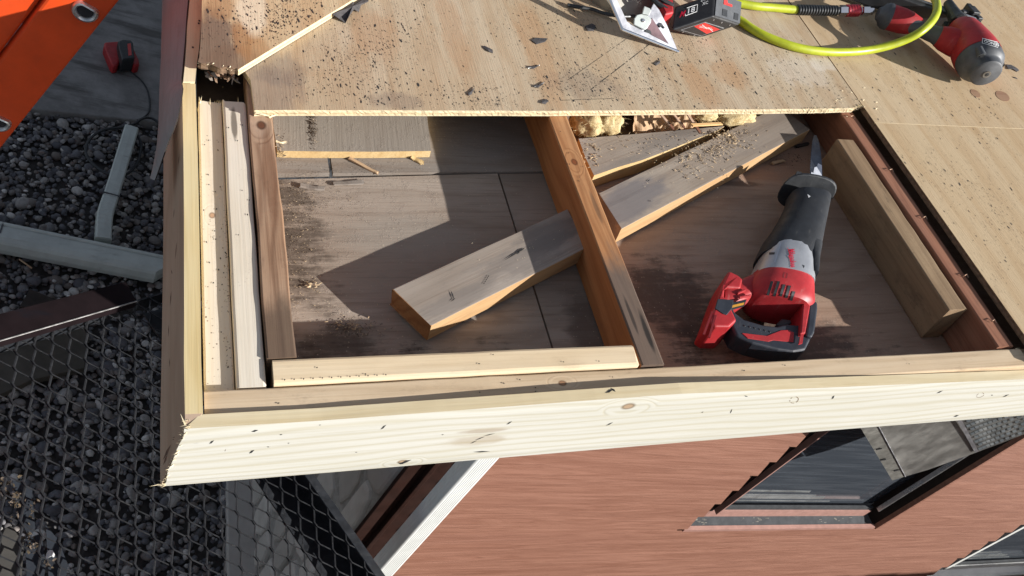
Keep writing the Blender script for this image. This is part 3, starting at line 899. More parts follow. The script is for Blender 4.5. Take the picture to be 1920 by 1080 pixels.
# loose diagonal 2x4s lying on the soffit
BW = -.052
b0 = [PW(*p, BW) for p in ((741, 541), (805, 611), (1064, 388), (1098, 470))]
board('loose_board', (b0[0] + b0[1]) / 2, (b0[2] + b0[3]) / 2 + RX * .0, b0[0] - b0[1], .0860, .0375, M_grey, 'loose grey board with a sawn orange end lying diagonally left of the middle joist', 'board', 'loose boards lying in the roof opening', skew0=-.12, skew1=.42, rag0=.0012, r=.0015, endmat=M_cutend, sidemat=M_cutside,
      nails=[(-.05 + .004 * i, -.018 + .002 * i, .004, .5) for i in range(5)] + [(.035, .006, .05, .10, .0013), (.052, .008, .022, .02, .0022), (.045, .006, .012, .3, .002), (-.11, -.012, .02, 1.2, .0014), (-.115, -.02, .012, .2, .001)])
c0 = [PW(*p, BW) for p in ((1129, 354), (1161, 437), (1420, 214), (1451, 283))]
ax = ((c0[2] + c0[3]) - (c0[0] + c0[1])).normalized()
board('loose_board', (c0[0] + c0[1]) / 2, (c0[0] + c0[1]) / 2 + ax * .62, c0[0] - c0[1], .0870, .0370, M_grey2, 'long loose grey board strewn with sawdust running diagonally under the plywood edge', 'board', 'loose boards lying in the roof opening', skew0=.36, rag0=.001, r=.0015, sidemat=M_cutside, wob=.0004,
      nails=[(-.18, .02, .01, .2), (-.1, -.01, .008, .4), (.0, .02, .01, .3), (-.22, -.02, .006, .7)])
def wedge():
    tp = [(1085, 260), (1140, 255.5), (1196, 251), (1275, 244), (1330, 239), (1358, 236.5), (1346, 245), (1314, 257), (1262, 278), (1205, 300), (1160, 313), (1114, 329), (1098, 296)]
    P = [PW(*p, -.057) for p in tp]
    c = sum(P, Vector()) / len(P)
    mb = MB().prism(P, -RZ * .036, 0, 1)
    o = mb.out('loose_board', [M_grey, M_yellowcut], roofframe(c, .45))
    tag(o, 'wedge shaped tan offcut between the insulation and the long loose board', 'board', 'loose boards lying in the roof opening')
wedge()

# ------------------------------------------------------------------ soffit boards
def panel(name, P, thick, mat, label, cat, ang=0.0, edge=None, group=None, c=None, wob=.0):
    """P: roof (u,v) polygon at height w given as third value"""
    pts = [R(*p) for p in P]
    c = sum(pts, Vector()) / len(pts) if c is None else c
    mb = MB().prism(pts, -RZ * thick, 0, 1)
    o = mb.out(name, [mat, edge or mat], roofframe(c, ang))
    return tag(o, label, cat, group)
G_SO = 'soffit boards'
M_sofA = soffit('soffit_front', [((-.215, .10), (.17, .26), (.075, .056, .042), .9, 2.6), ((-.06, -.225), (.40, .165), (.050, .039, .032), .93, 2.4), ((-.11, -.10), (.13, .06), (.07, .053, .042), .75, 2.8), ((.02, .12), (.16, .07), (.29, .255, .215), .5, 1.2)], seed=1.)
M_sofB = soffit('soffit_narrow', [((.0, -.1), (.06, .12), (.10, .075, .06), .7, 1.3)], base=(.23, .185, .15), seed=2.)
M_sofC = soffit('soffit_back', [((-.31, -.02), (.12, .09), (.07, .055, .045), .7, 1.4), ((.1, 0), (.2, .2), (.21, .185, .165), .5, 1.)], base=(.24, .205, .175), pale=(.28, .25, .22), seed=3.)
M_sofD = soffit('soffit_right', [((-.40, -.26), (.17, .16), (.085, .062, .05), .85, 2.6), ((-.22, -.36), (.30, .12), (.08, .06, .05), .8, 2.6), ((-.02, .11), (.075, .018), (.10, .06, .04), .8, .8), ((.0, .12), (.3, .12), (.36, .205, .135), .65, 1.3), ((.2, .0), (.12, .2), (.12, .085, .07), .6, 1.4), ((-.13, .04), (.09, .012), (.1, .06, .045), .6, 1.2)],
                base=(.335, .225, .16), pale=(.40, .285, .215), dark=(.20, .12, .08), seed=4.)
sv = lambda u: .545 + (u - .24) * .055     # where the two rows of boards meet
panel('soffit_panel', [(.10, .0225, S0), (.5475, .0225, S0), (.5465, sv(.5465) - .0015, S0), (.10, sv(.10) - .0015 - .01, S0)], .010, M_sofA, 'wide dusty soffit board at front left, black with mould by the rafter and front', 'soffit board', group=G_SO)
panel('soffit_panel', [(.5515, .0225, S0 - .001), (.70, .0225, S0 - .001), (.70, sv(.70) - .0015, S0 - .001), (.5505, sv(.55) - .0015, S0 - .001)], .010, M_sofB, 'narrow dark soffit board left of the middle joist', 'soffit board', group=G_SO)
panel('soffit_panel', [(.10, sv(.10) + .0025, S0 + .002), (.236, sv(.236) + .0025, S0 + .002), (.236, 1.0, S0 + .002), (.10, 1.0, S0 + .002)], .010, M_sofC, 'small broken soffit board in the back left corner', 'soffit board', group=G_SO)
panel('soffit_panel', [(.242, sv(.242) + .0025, S0 + .001), (.70, sv(.70) + .0025, S0 + .001), (.70, 1.0, S0 + .001), (.242, 1.0, S0 + .001)], .010, M_sofC, 'grey soffit board at the back left in deep shade', 'soffit board', group=G_SO)
panel('soffit_panel', [(.703, .0225, S0), (1.70, .0225, S0), (1.70, 1.0, S0), (.703, 1.0, S0)], .010, M_sofD, 'reddish water stained soffit board under the reciprocating saw', 'soffit board', group=G_SO)
panel('soffit_panel', [(1.704, .0225, S0 - .001), (2.25, .0225, S0 - .001), (2.25, 1.0, S0 - .001), (1.704, 1.0, S0 - .001)], .010, M_sofB, 'soffit board beneath the right plywood sheet', 'soffit board', group=G_SO)
def offcut():
    tp = [(508, 200), (799, 200), (800, 211), (808, 283), (700, 284.5), (600, 284), (533, 283), (520, 282), (513, 240)]
    w = S0 + .018
    P = [PW(*p, w) for p in tp]
    mb = MB().prism(P, -RZ * .0155, 0, 1)
    o = mb.out('plywood_offcut', [M_offcut, M_yellowcut], roofframe(sum(P, Vector()) / len(P), 1.5))
    tag(o, 'grey plywood offcut with a fresh yellow front edge in the back left corner', 'plywood offcut')
offcut()
# torn dark sliver gaps beneath the offcut: a piece of split board
def slat(p0, p1, w0, w1, wid, th, mat, label, name='wood_splinter', group='splinters of torn wood'):
    a, b = PW(*p0, w0), PW(*p1, w1)
    return board(name, a, b, (b - a).cross(RZ) * -1, wid, th, mat, label, 'splinter', group, r=th * .3, wob=.0006, rag0=.001, rag1=.002)
slat((655, 296), (708, 323), S0 + .006, S0 + .004, .006, .004, M_kraft, 'thin brown splinter leaning below the yellow edged offcut')
slat((772, 293), (791, 304), S0 + .007, S0 + .004, .009, .004, M_yellowcut, 'short orange chip under the right end of the yellow edged offcut')
slat((563, 346), (607, 353), S0 + .006, S0 + .006, .010, .005, M_grey, 'pale torn slivers on the seam at the back left of the soffit')
slat((626, 343), (680, 341), S0 + .005, S0 + .004, .010, .003, M_grey, 'flat grey sliver right of the dark gap below the offcut')
slat((1493, 273), (1515, 268), S0 + .006, S0 + .006, .008, .005, M_dark, 'dark chip lying beside the saw blade')
slat((1448, 305), (1470, 299), S0 + .006, S0 + .006, .007, .004, M_kraft, 'brown chip on the soffit left of the saw blade')
slat((505, 219), (518, 213), -.004, -.003, .003, .002, M_splinter, 'white splinter by the back end of the brown rafter')
slat((480, 211), (503, 216), .004, .002, .003, .002, M_splinter, 'pale splinter on the plywood corner above the brown rafter')
slat((519, 265), (536, 266), S0 + .02, S0 + .02, .004, .002, M_splinter, 'bright splinter on the offcut beside the brown rafter')

# ------------------------------------------------------------------ roof plywood
def flecks(mb, n, area, grain, w, m, clusters, amin=.0018, amax=.0062):
    """tar flecks left by torn roofing felt: small slivers lying on the sheet"""
    k = 0
    while k < n:
        if clusters and random.random() < .94:
            cx, cy, sx, sy = random.choices(clusters, weights=[c[2] * c[3] * (c[4] if len(c) > 4 else 1) for c in clusters])[0][:4]
            x, y = random.gauss(cx, sx), random.gauss(cy, sy)
        else:
            x, y = random.uniform(area[0], area[2]), random.uniform(area[1], area[3])
        u, v = UV(x, y, w)
        l = min(amax * 2, amin * math.exp(abs(random.gauss(0, .62)))) * 1.15; wd = l * random.uniform(.16, .42)
        an = grain + random.gauss(0, .22)
        c, s = math.cos(an), math.sin(an)
        q = []
        for a, b in ((-1, random.uniform(-.4, .4)), (-.2, -1), (1, random.uniform(-.4, .4)), (.3, 1)):
            a, b = a * l / 2, b * wd / 2
            q.append((u + a * c - b * s, v + a * s + b * c))
        if not inside(mb.poly, u, v):
            k += 1; continue
        mb.add([R(p[0], p[1], w + .0004) for p in q], [(0, 1, 2, 3)], m)
        k += 1
def inside(P, x, y):
    r = False
    j = len(P) - 1
    for i in range(len(P)):
        if (P[i][1] > y) != (P[j][1] > y) and x < (P[j][0] - P[i][0]) * (y - P[i][1]) / (P[j][1] - P[i][1]) + P[i][0]:
            r = not r
        j = i
    return r
def rough_edge(P, rough, step=.004):
    """subdivide the edges named in rough {index: amplitude}"""
    out = []; src = []
    for i, p in enumerate(P):
        q = P[(i + 1) % len(P)]
        out.append(p); src.append(i)
        if i in rough:
            d = math.hypot(q[0] - p[0], q[1] - p[1])
            n = int(d / step)
            nx, ny = -(q[1] - p[1]) / d, (q[0] - p[0]) / d
            big = smooth_noise(n + 1, rough[i] * .8, 14)
            for k in range(1, n):
                t = k / n
                a = random.gauss(0, rough[i] * (.12 if rough[i] < .0005 else .5)) + big[k]
                out.append((p[0] + (q[0] - p[0]) * t + nx * a, p[1] + (q[1] - p[1]) * t + ny * a)); src.append(i)
    return out, src
def sheet(name, P, wt, thick, mat, label, ang, rough={}, fuzz=(), group='roof plywood sheets', fl=None, marks=(), dark_edges=()):
    poly, src = rough_edge(P, rough)
    mb = MB()
    mb.poly = poly
    n = len(poly)
    # top, veneers at the edge, bottom
    lay = [0, .0028, .0055, .0092, thick]
    for k, d in enumerate(lay):
        for p in poly:
            j = random.gauss(0, .0004) if 0 < k < len(lay) - 1 else 0
            mb.v.append(R(p[0] + j, p[1] + j, wt - d))
    mb.f.append(tuple(range(n))); mb.m.append(0)
    mb.f.append(tuple((len(lay) - 1) * n + i for i in reversed(range(n)))); mb.m.append(0)
    for k in range(len(lay) - 1):
        for i in range(n):
            j = (i + 1) % n
            mb.f.append((k * n + i, (k + 1) * n + i, (k + 1) * n + j, k * n + j)); mb.m.append(5 if src[i] in dark_edges else (1 if k != 2 else 3))
    for e, cnt, ln in fuzz:
        p, q = P[e], P[(e + 1) % len(P)]
        d = Vector((q[0] - p[0], q[1] - p[1], 0)); nn = Vector((d.y, -d.x, 0)).normalized()
        for _ in range(cnt):
            t = random.random()
            b = Vector((p[0] + d.x * t, p[1] + d.y * t, 0)) - nn * .004
            s = random.gauss(0, .5)
            dirv = (nn + d.normalized() * s).normalized()
            l = random.uniform(.3, 1) * ln + .003
            w_ = random.uniform(.0004, .001)
            zz = wt + random.uniform(-.004, .001)
            tip = b + dirv * l
            tt = d.normalized() * w_
            mb.add([R(b.x - tt.x, b.y - tt.y, zz), R(b.x + tt.x, b.y + tt.y, zz), R(b.x, b.y, zz + w_ * 1.6), R(tip.x, tip.y, zz + random.gauss(0, .0015))], [(0, 1, 3), (1, 2, 3), (2, 0, 3)], 4)
    for (x0, y0), (x1, y1), w_, dash in marks:        # pencil and saw lines
        A, B = PW(x0, y0, wt + .0004), PW(x1, y1, wt + .0004)
        n_ = int((B - A).length / .006); sd_ = (B - A).cross(RZ).normalized() * w_ * .5
        for k in range(n_):
            if dash and random.random() < .22: continue
            a, b = A + (B - A) * (k / n_), A + (B - A) * ((k + 1) / n_)
            g0, g1 = random.uniform(.4, 1), random.uniform(.4, 1)
            mb.add([a - sd_ * g0, b - sd_ * g1, b + sd_ * g1, a + sd_ * g0], [(0, 1, 2, 3)], 2)
    if fl:
        for a in fl: flecks(mb, *a[:2], a[2], wt, 2, a[3], *a[4:])
    us = [p[0] for p in P]; v_s = [p[1] for p in P]
    c = R(sum(us) / len(us), sum(v_s) / len(v_s), wt)
    o = mb.out(name, [mat, M_plyedge, M_tar, M_plyedge2, M_splinter, M_rotshade], roofframe(c, ang))
    return tag(o, label, 'plywood sheet', group)
e = [UV(*p, DT) for p in ((477, 207), (560, 206), (640, 206.5), (1025, 208), (1280, 206), (1500, 204.5), (1600, 202.5), (1616, 197.5))]
lf = [UV(*p, DT) for p in ((455, 128), (470, 150))]
main = e + [(1.3958, 1.75), (.05, 1.75), (.05, .80), lf[0], lf[1]]
cm = sum(p[0] for p in main) / len(main), sum(p[1] for p in main) / len(main)
sheet('plywood_sheet', main, DT, .0125, M_ply, 'wide tar flecked plywood sheet with a ragged saw cut front edge, behind the opening', math.pi / 2,
      rough={0: .0004, 1: .0004, 2: .0004, 3: .0004, 4: .0004, 5: .0009, 6: .0018}, fuzz=[(2, 12, .002), (3, 14, .0025), (4, 30, .003), (5, 50, .006), (6, 30, .010)],
      marks=[((1232, 72), (1108, 168), .0016, 1), ((1052, 188), (1152, 184.5), .0014, 0), ((1065, 150), (1190, 62), .0009, 1)], fl=[(3000, (470, -40, 1620, 200), math.pi / 2, [(740, 75, 40, 26), (775, 30, 40, 15), (700, 150, 70, 30), (870, 170, 45, 14, 1.5), (900, 190, 40, 10, 2), (1060, 140, 45, 20, 2.2), (1085, 165, 50, 15, 2.4), (1100, 60, 45, 30, 1.1), (1010, 40, 50, 22), (1200, 135, 60, 12), (1210, 165, 50, 12, 1.5), (1290, 120, 60, 20), (1245, 190, 70, 8, 1.5), (1400, 150, 60, 18), (1480, 160, 40, 20), (1550, 175, 40, 14, 1.6), (1340, 110, 70, 12), (1460, 110, 60, 12), (660, 90, 40, 40), (620, 140, 40, 30), (740, 190, 60, 8), (1300, 80, 40, 20)])])
G2 = math.pi / 2
se = 1.4025
sheet('plywood_sheet', [(se, .018), (2.6, .018), (2.6, .655 + .01), (1.84, .6545), (se, .6445)], DT, .0125, M_plyR, 'right plywood sheet below the thin cross seam, beside the black gap', G2, dark_edges=(4,), fl=[(420, (1640, 240, 2000, 640), math.pi / 2, [(1700, 310, 30, 30), (1760, 300, 30, 30), (1800, 380, 40, 40), (1870, 340, 40, 30), (1880, 430, 30, 40), (1850, 260, 50, 14)])])
sheet('plywood_sheet', [(se, .6458), (1.84, .6558), (2.6, .655 + .0113), (2.6, 1.75), (se, 1.75)], DT, .0125, M_plyR2, 'right plywood sheet above the cross seam, under the nail gun', G2, dark_edges=(4,), fl=[(520, (1520, 0, 1950, 236), math.pi / 2, [(1690, 130, 40, 18), (1720, 200, 50, 16), (1820, 190, 40, 22), (1660, 90, 40, 18), (1600, 60, 30, 20), (1860, 210, 30, 16), (1700, 160, 40, 10), (1880, 20, 30, 30), (1570, 120, 20, 20)])])
DT2 = DT + .0145
tri = [UV(*p, DT2) for p in ((378, 40), (375, 94), (371, 116), (384, 119), (397, 121), (420, 126), (447, 130), (570, 55), (661, 0))]
d = Vector((tri[8][0] - tri[6][0], tri[8][1] - tri[6][1])).normalized()
tri2 = tri[:8] + [(tri[8][0] + d.x * .9, tri[8][1] + d.y * .9), (tri[0][0] + .02, tri[8][1] + d.y * .9)]
sheet('plywood_sheet', tri2, DT2, .0125, M_plyT, 'water stained plywood piece with a diagonal cut edge lying over the top left corner', G2,
      dark_edges=(1, 2, 3, 4, 5), rough={1: .0006, 2: .0022, 3: .0022, 4: .0022, 5: .002}, fuzz=[(2, 3, .004), (3, 3, .004), (4, 4, .004), (5, 4, .004)],
      fl=[(620, (380, -30, 660, 110), G2, [(530, 35, 22, 22, 3), (560, 20, 22, 18, 2), (510, 55, 14, 14, 2), (590, 10, 20, 14), (430, 50, 30, 30), (470, 15, 30, 15)], .002, .008)])
# torn remains of rotten sheathing in the gap under the stained piece
def torn():
    mb = MB()
    for k in range(26):
        x = random.uniform(382, 448); y = 121 + (x - 380) * .17 + random.uniform(0, 14)
        a = PW(x, y, random.uniform(-.012, .004)); l = random.uniform(.008, .026)
        dv = (RY * -1 + RX * random.gauss(.1, .5) + RZ * random.gauss(-.1, .4)).normalized() * l
        sd_ = dv.cross(RZ).normalized() * random.uniform(.0015, .005)
        mb.add([a - sd_, a + sd_, a + dv * .9 + sd_ * .5, a + dv - sd_ * .4, a - RZ * .003, a + dv * .6 - RZ * .004], [(0, 1, 2, 3), (0, 4, 1), (1, 4, 5, 2), (0, 3, 5, 4), (2, 5, 3)], random.choice((0, 0, 1, 2)))
    o = mb.out('rotten_sheathing', [M_brown, M_dark, M_grey], roofframe(PW(415, 135, 0)))
    tag(o, 'torn rotten sheathing fibres hanging in the dark gap above the white boards', 'rotten wood')
    # near black panel that stands in for the shade deep in the gap
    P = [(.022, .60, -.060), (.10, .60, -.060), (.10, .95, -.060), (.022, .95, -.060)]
    panel('framing_board', P, .038, M_dark, 'near black panel standing for the shade deep in the gap above the white boards', 'board', 1.57, group=G_FR)
torn()

# felt scraps, tar lumps and staples lying on the sheathing
def scrap(poly, w, label, mat=M_felt, curl=.004, name='felt_scrap', group='scraps of roofing felt'):
    cx_, cy_ = sum(p[0] for p in poly) / len(poly), sum(p[1] for p in poly) / len(poly)
    k_ = .82 if len(poly) < 9 else 1.0
    poly = [(cx_ + (x - cx_) * k_ + random.gauss(0, .5), cy_ + (y - cy_) * k_ + random.gauss(0, .5)) for x, y in poly]
    curl = min(curl, .0025) if len(poly) < 9 else curl
    P = [PW(*p, w) for p in poly]
    c = sum(P, Vector()) / len(P)
    top = [p + RZ * random.uniform(.0005, curl) for p in P]
    mb = MB()
    n = len(P)
    mb.v = top + [p - RZ * .0012 for p in top] + [c + RZ * curl * .9, c + RZ * (curl * .9 - .0012)]
    for i in range(n):
        j = (i + 1) % n
        mb.f += [(i, j, 2 * n), (n + j, n + i, 2 * n + 1), (i, n + i, n + j, j)]
        mb.m += [0, 0, 0]
    o = mb.out(name, [mat], roofframe(c))
    return tag(o, label, 'felt scrap', group)
W1 = DT + .0006
scrap([(621, 36), (640, 22), (660, 8), (668, -6), (692, -2), (690, 10), (676, 14), (672, 24), (662, 22), (652, 42), (648, 44), (634, 40)], W1, 'torn dark felt scrap beside the diagonal plywood edge', curl=.012)
scrap([(902, 85), (908, 85), (926, 96), (926, 100), (916, 99), (905, 91)], W1, 'small dark felt sliver near the middle of the wide sheet')
scrap([(992, 77), (1003, 71), (1030, 71), (1024, 80), (1004, 84)], W1, 'flat grey felt patch between the sliver and the circular saw', curl=.002)
scrap([(1095, 50), (1110, 42), (1118, 48), (1114, 58), (1100, 62)], W1, 'black felt lump in the shade of the circular saw')
scrap([(1224, 120), (1232, 116), (1239, 113), (1238, 119), (1230, 123)], W1, 'tiny black felt crumb below the saw base plate tip')
scrap([(1883, 120), (1894, 119), (1908, 127), (1914, 132), (1908, 137), (1898, 131), (1888, 131)], W1, 'curled felt scrap right of the nail gun cap', curl=.006)
scrap([(1896, 143), (1906, 145), (1909, 149), (1902, 148)], W1, 'small felt crumb below the curled scrap at right edge')
scrap([(988, 124), (999, 127), (1013, 122), (1012, 125), (1000, 131), (990, 130)], W1, 'upper of two dark staple scraps on the wide sheet')
scrap([(999, 160), (1006, 164), (1021, 153), (1020, 158), (1007, 167), (1000, 164)], W1, 'lower of two dark staple scraps on the wide sheet')
scrap([(884, 170), (892, 163), (884, 177), (878, 181), (876, 176)], W1, 'dark felt crumb near the cut edge of the wide sheet')
scrap([(1015, 190), (1024, 186), (1030, 190), (1022, 196), (1014, 195)], W1, 'dark felt crumb on the cut edge above the middle joist')
def staples():
    for (x0, y0), (x1, y1), w, lab in (((990, 128), (1012, 122), W1 + .003, 'bright steel staple on the upper dark scrap of the wide sheet'), ((1002, 163), (1020, 155), W1 + .003, 'bright steel staple on the lower dark scrap of the wide sheet')):
        mb = MB()
        mb.tube([PW(x0, y0, w - .0015), PW(x1, y1, w - .0015)], .0006, 5)
        tag(mb.out('staple', [M_darksteel], roofframe(PW(x0, y0, W1))), lab, 'staple')
    for k, (x, y, lab) in enumerate(((1597, 221, 'bent copper staple highest on the reddish joist'), (1670, 321, 'bent copper staple second from the top of the reddish joist'), (1733, 410, 'bent copper staple third from the top of the reddish joist'), (1810, 519, 'bent copper staple fourth from the top of the reddish joist'), (1862, 604, 'bent copper staple lowest on the reddish joist'))):
        m2 = MB()
        a = PW(x, y, T0 + .001)
        m2.tube([a - RX * .006, a - RX * .005 + RZ * .004, a + RX * .004 + RZ * .003 + RY * .004, a + RX * .006 - RY * .002], .0009, 5)
        tag(m2.out('staple', [M_copper], roofframe(a)), lab, 'staple', 'staples on the reddish joist')
staples()
def knotspots():
    for (x, y, a, b, an, lab) in ((1829, 175, 9, 5, .6, 'oval brown knot plug left of the other, below the nail gun'), (1880, 180, 12, 7, .5, 'larger oval brown knot plug at the right edge below the nail gun')):
        pts = []
        for k in range(18):
            t = 2 * math.pi * k / 18
            xx, yy = a * 1.2 * math.cos(t), b * 1.1 * math.sin(t)
            pts.append(PW(x + xx * math.cos(an) - yy * math.sin(an), y + xx * math.sin(an) + yy * math.cos(an), DT + .0007))
        tag(MB().prism(pts, -RZ * .001).out('knot_plug', [M_plug], roofframe(pts[0])), lab, 'knot plug', 'knot plugs in the plywood')
M_plug = wood('plug_wood', (.30, .17, .10), (.18, .09, .05), (.34, .22, .14), ring=.3, streak=.4, seed=3.3)
knotspots()

# ------------------------------------------------------------------ insulation and kraft facing behind the right bay
def lump(name, c, r, lab, squash=(1, 1, 1), seed=0, mat=M_ins, amp=.28):
    bm = bmesh.new()
    bmesh.ops.create_icosphere(bm, subdivisions=4, radius=1)
    from mathutils import noise as nz
    for v in bm.verts:
        p = v.co.copy()
        d = 1 + amp * nz.noise(p * 1.6 + Vector((seed, 0, 0))) + .14 * nz.noise(p * 4 + Vector((seed, 3, 0))) + .05 * nz.noise(p * 11)
        v.co = Vector((p.x * squash[0], p.y * squash[1], p.z * squash[2])) * d * r
    v = [c + RX * q.co.x + RY * q.co.y + RZ * q.co.z for q in bm.verts]
    f = [tuple(x.index for x in q.verts) for q in bm.faces]
    bm.free()
    nv = len(v)
    ms_ = [0] * len(f)
    for _ in range(260):
        p = v[random.randrange(nv)]
        d = (p - c).normalized() + Vector((random.gauss(0, .6), random.gauss(0, .6), random.gauss(0, .6)))
        l = random.uniform(.004, .012); q = Vector((random.gauss(0, 1), random.gauss(0, 1), random.gauss(0, 1))).normalized() * .0004
        b_ = len(v); v += [p - q, p + q, p + d * l]; f.append((b_, b_ + 1, b_ + 2))
    o = mk(name, v, f, mat, roofframe(c), smooth=True)
    return tag(o, lab, 'insulation', 'insulation tufts')
lump('insulation_tuft', PW(1104, 226, -.050), .040, 'large yellow insulation tuft right of the middle joist', (1.0, .9, .7), 1)
lump('insulation_tuft', PW(1137, 226, -.046), .034, 'rounded yellow insulation tuft beside the large one, touching the plywood edge', (1.0, .8, .8), 5)
lump('insulation_tuft', PW(1375, 216, -.050), .036, 'yellow insulation tuft right of the brown paper', (1.5, .8, .6), 9)
lump('insulation_tuft', PW(1322, 214, -.045), .022, 'small insulation tuft squeezed against the brown paper', (1.3, .9, .6), 13)
def kraft():
    from mathutils import noise as nz
    mb = MB()
    nu, nv = 46, 16
    a, b = PW(1192, 208, -.03), PW(1318, 206, -.03)
    L = (b - a)
    for i in range(nu + 1):
        for j in range(nv + 1):
            s, t = i / nu, j / nv
            p = a + L * s - RY * (.055 * t - .03) - RZ * (.05 * t ** 1.6) + RZ * (.016 * math.sin(s * 9 + t * 2))
            p += Vector((0, 0, 1)) * .012 * nz.noise(Vector((s * 7, t * 5, 1))) + RY * .014 * nz.noise(Vector((s * 11, t * 4, 4)))
            mb.v.append(p)
    for i in range(nu):
        for j in range(nv):
            q = i * (nv + 1) + j
            mb.f.append((q, q + 1, q + nv + 2, q + nv + 1)); mb.m.append(0)
    o = mb.out('kraft_paper', [M_kraft], roofframe(a))
    sm = o.modifiers.new('thickness', 'SOLIDIFY'); sm.thickness = .0012
    tag(o, 'crumpled brown kraft paper facing between the insulation tufts', 'paper')
    for k, (p0, p1, lab) in enumerate((((1232, 208), (1262, 243), 'dark brown wood strip leaning on the crumpled paper at left'), ((1260, 212), (1282, 240), 'brown wood strip leaning on the middle of the crumpled paper'), ((1284, 208), (1312, 250), 'dark wood strip where the paper meets the wedge offcut'), ((1296, 236), (1352, 233), 'tan wood strip lying along the wedge offcut'))):
        A, B = PW(*p0, -.012), PW(*p1, -.04)
        board('wood_splinter', A, B, (B - A).cross(RZ), .008, .003, M_brown if k != 3 else M_cutwood, lab, 'splinter', 'splinters of torn wood', r=.0008)
kraft()

# ------------------------------------------------------------------ sawdust and chips
def chips(n_list, label, name='sawdust'):
    mb = MB()
    for n, cx, cy, sx, sy, w, lmin, lmax, m in n_list:
        for _ in range(n):
            x, y = random.gauss(cx, sx), random.gauss(cy, sy)
            p = PW(x, y, w)
            l = random.uniform(lmin, lmax); an = random.uniform(0, math.pi)
            d = RX * math.cos(an) + RY * math.sin(an) + RZ * random.gauss(0, .25)
            s_ = d.cross(RZ).normalized() * l * random.uniform(.10, .36)
            d = d * l
            b = p + RZ * .0012
            mb.add([b - d * .5 - s_ * .5, b + d * .5 - s_ * .3, b + d * .4 + s_ * .5, b - d * .5 + s_ * .4, b + RZ * l * .18], [(0, 1, 4), (1, 2, 4), (2, 3, 4), (3, 0, 4), (3, 2, 1, 0)], m)
    o = mb.out(name, [M_sawdust, M_splinter, M_dust], roofframe(R(.4, .4, S0)))
    return tag(o, label, 'sawdust', None, 'stuff')
M_dust = plain('dark_dust', (.10, .075, .055), .95, 0, .4, 80)
chips([(170, 560, 420, 24, 55, S0, .0008, .0034, 0), (900, 552, 410, 24, 65, S0, .0006, .0026, 2), (420, 590, 370, 40, 24, S0, .0006, .0028, 2), (90, 590, 370, 38, 22, S0, .0008, .003, 0), (90, 640, 600, 50, 24, S0, .0007, .003, 0), (160, 660, 615, 24, 9, S0 + .003, .001, .005, 2), (50, 660, 612, 18, 6, S0 + .004, .002, .007, 0), (80, 570, 540, 18, 40, S0, .0008, .0034, 0),
       (90, 650, 600, 60, 40, S0, .0006, .0018, 1), (150, 588, 240, 3, 16, S0 + .019, .002, .006, 2), (40, 588, 243, 3, 14, S0 + .019, .001, .004, 0), (160, 527, 268, 6, 13, S0 + .016, .002, .007, 2), (20, 525, 275, 5, 8, S0 + .018, .002, .005, 0),
       (260, 620, 320, 60, 20, S0 + .003, .0007, .003, 2), (80, 700, 318, 30, 10, S0 + .003, .0007, .003, 2), (16, 585, 535, 8, 3, S0 + .003, .004, .010, 0), (60, 700, 420, 110, 70, S0, .0006, .0015, 1), (70, 860, 560, 90, 60, S0, .0006, .0014, 1),
       (70, 1330, 480, 90, 80, S0, .0006, .0015, 1), (50, 1600, 560, 60, 60, S0, .0006, .0015, 1), (120, 1470, 300, 34, 8, S0, .001, .005, 2)], 'sawdust and dirt sprinkled on the soffit boards')
chips([(150, 1375, 262, 20, 14, BW, .002, .008, 0), (130, 1330, 285, 24, 16, BW, .002, .008, 0), (90, 1300, 308, 28, 16, BW, .002, .007, 0), (40, 1230, 330, 60, 25, BW, .001, .003, 1), (60, 1110, 285, 10, 14, -.057, .002, .008, 0), (40, 1180, 275, 45, 12, -.057, .002, .007, 0), (24, 1250, 258, 24, 6, -.057, .002, .006, 0),
       (40, 1000, 470, 50, 30, BW, .0008, .002, 1), (30, 1360, 252, 12, 4, BW + .004, .004, .012, 0)], 'sawdust flakes scattered over the loose diagonal boards')
chips([(60, 420, 400, 5, 120, -.0215, .001, .0032, 0), (90, 427, 480, 3, 120, -.021, .0012, .004, 2)], 'sawdust caught in the groove between the white boards')
chips([(26, 1600, 190, 25, 10, DT, .002, .008, 1), (16, 1560, 150, 60, 30, DT, .0007, .002, 1), (30, 1100, 195, 200, 6, DT, .0008, .003, 1), (14, 1240, 110, 200, 60, DT, .0006, .002, 1)], 'pale chips along the cut edge of the plywood')
# ================================================================== reciprocating saw lying in the right bay
def loft(mb, stations, wc, hh, nseg=20, pw=2.6, m=0, capm=None):
    """stations: (left px, right px, height factor); cross sections are super-ellipses in the plane through both points"""
    b = len(mb.v)
    k = len(stations)
    for (a, c, hf) in stations:
        A, C = PW(*a, wc), PW(*c, wc)
        mid = (A + C) / 2; hx = (C - A) / 2
        hz = RZ * hh * hf
        for i in range(nseg):
            t = 2 * math.pi * i / nseg
            cs, sn = math.cos(t), math.sin(t)
            x = math.copysign(abs(cs) ** (2 / pw), cs); y = math.copysign(abs(sn) ** (2 / pw), sn)
            mb.v.append(mid + hx * x + hz * y)
    for s in range(k - 1):
        for i in range(nseg):
            j = (i + 1) % nseg
            mb.f.append((b + s * nseg + i, b + (s + 1) * nseg + i, b + (s + 1) * nseg + j, b + s * nseg + j)); mb.m.append(m)
    mb.f.append(tuple(b + i for i in range(nseg))); mb.m.append(m)
    mb.f.append(tuple(b + (k - 1) * nseg + i for i in reversed(range(nseg)))); mb.m.append(m)
    return mb
def pxslab(mb, poly, w, th, m=0):
    # the outline is the silhouette: it lies at mid height
    if th > .01:
        return mb.prism([PW(*p, w - th / 2) + RZ * (th / 2) for p in poly], -RZ * th, m)
    return mb.prism([PW(*p, w) for p in poly], -RZ * th, m)

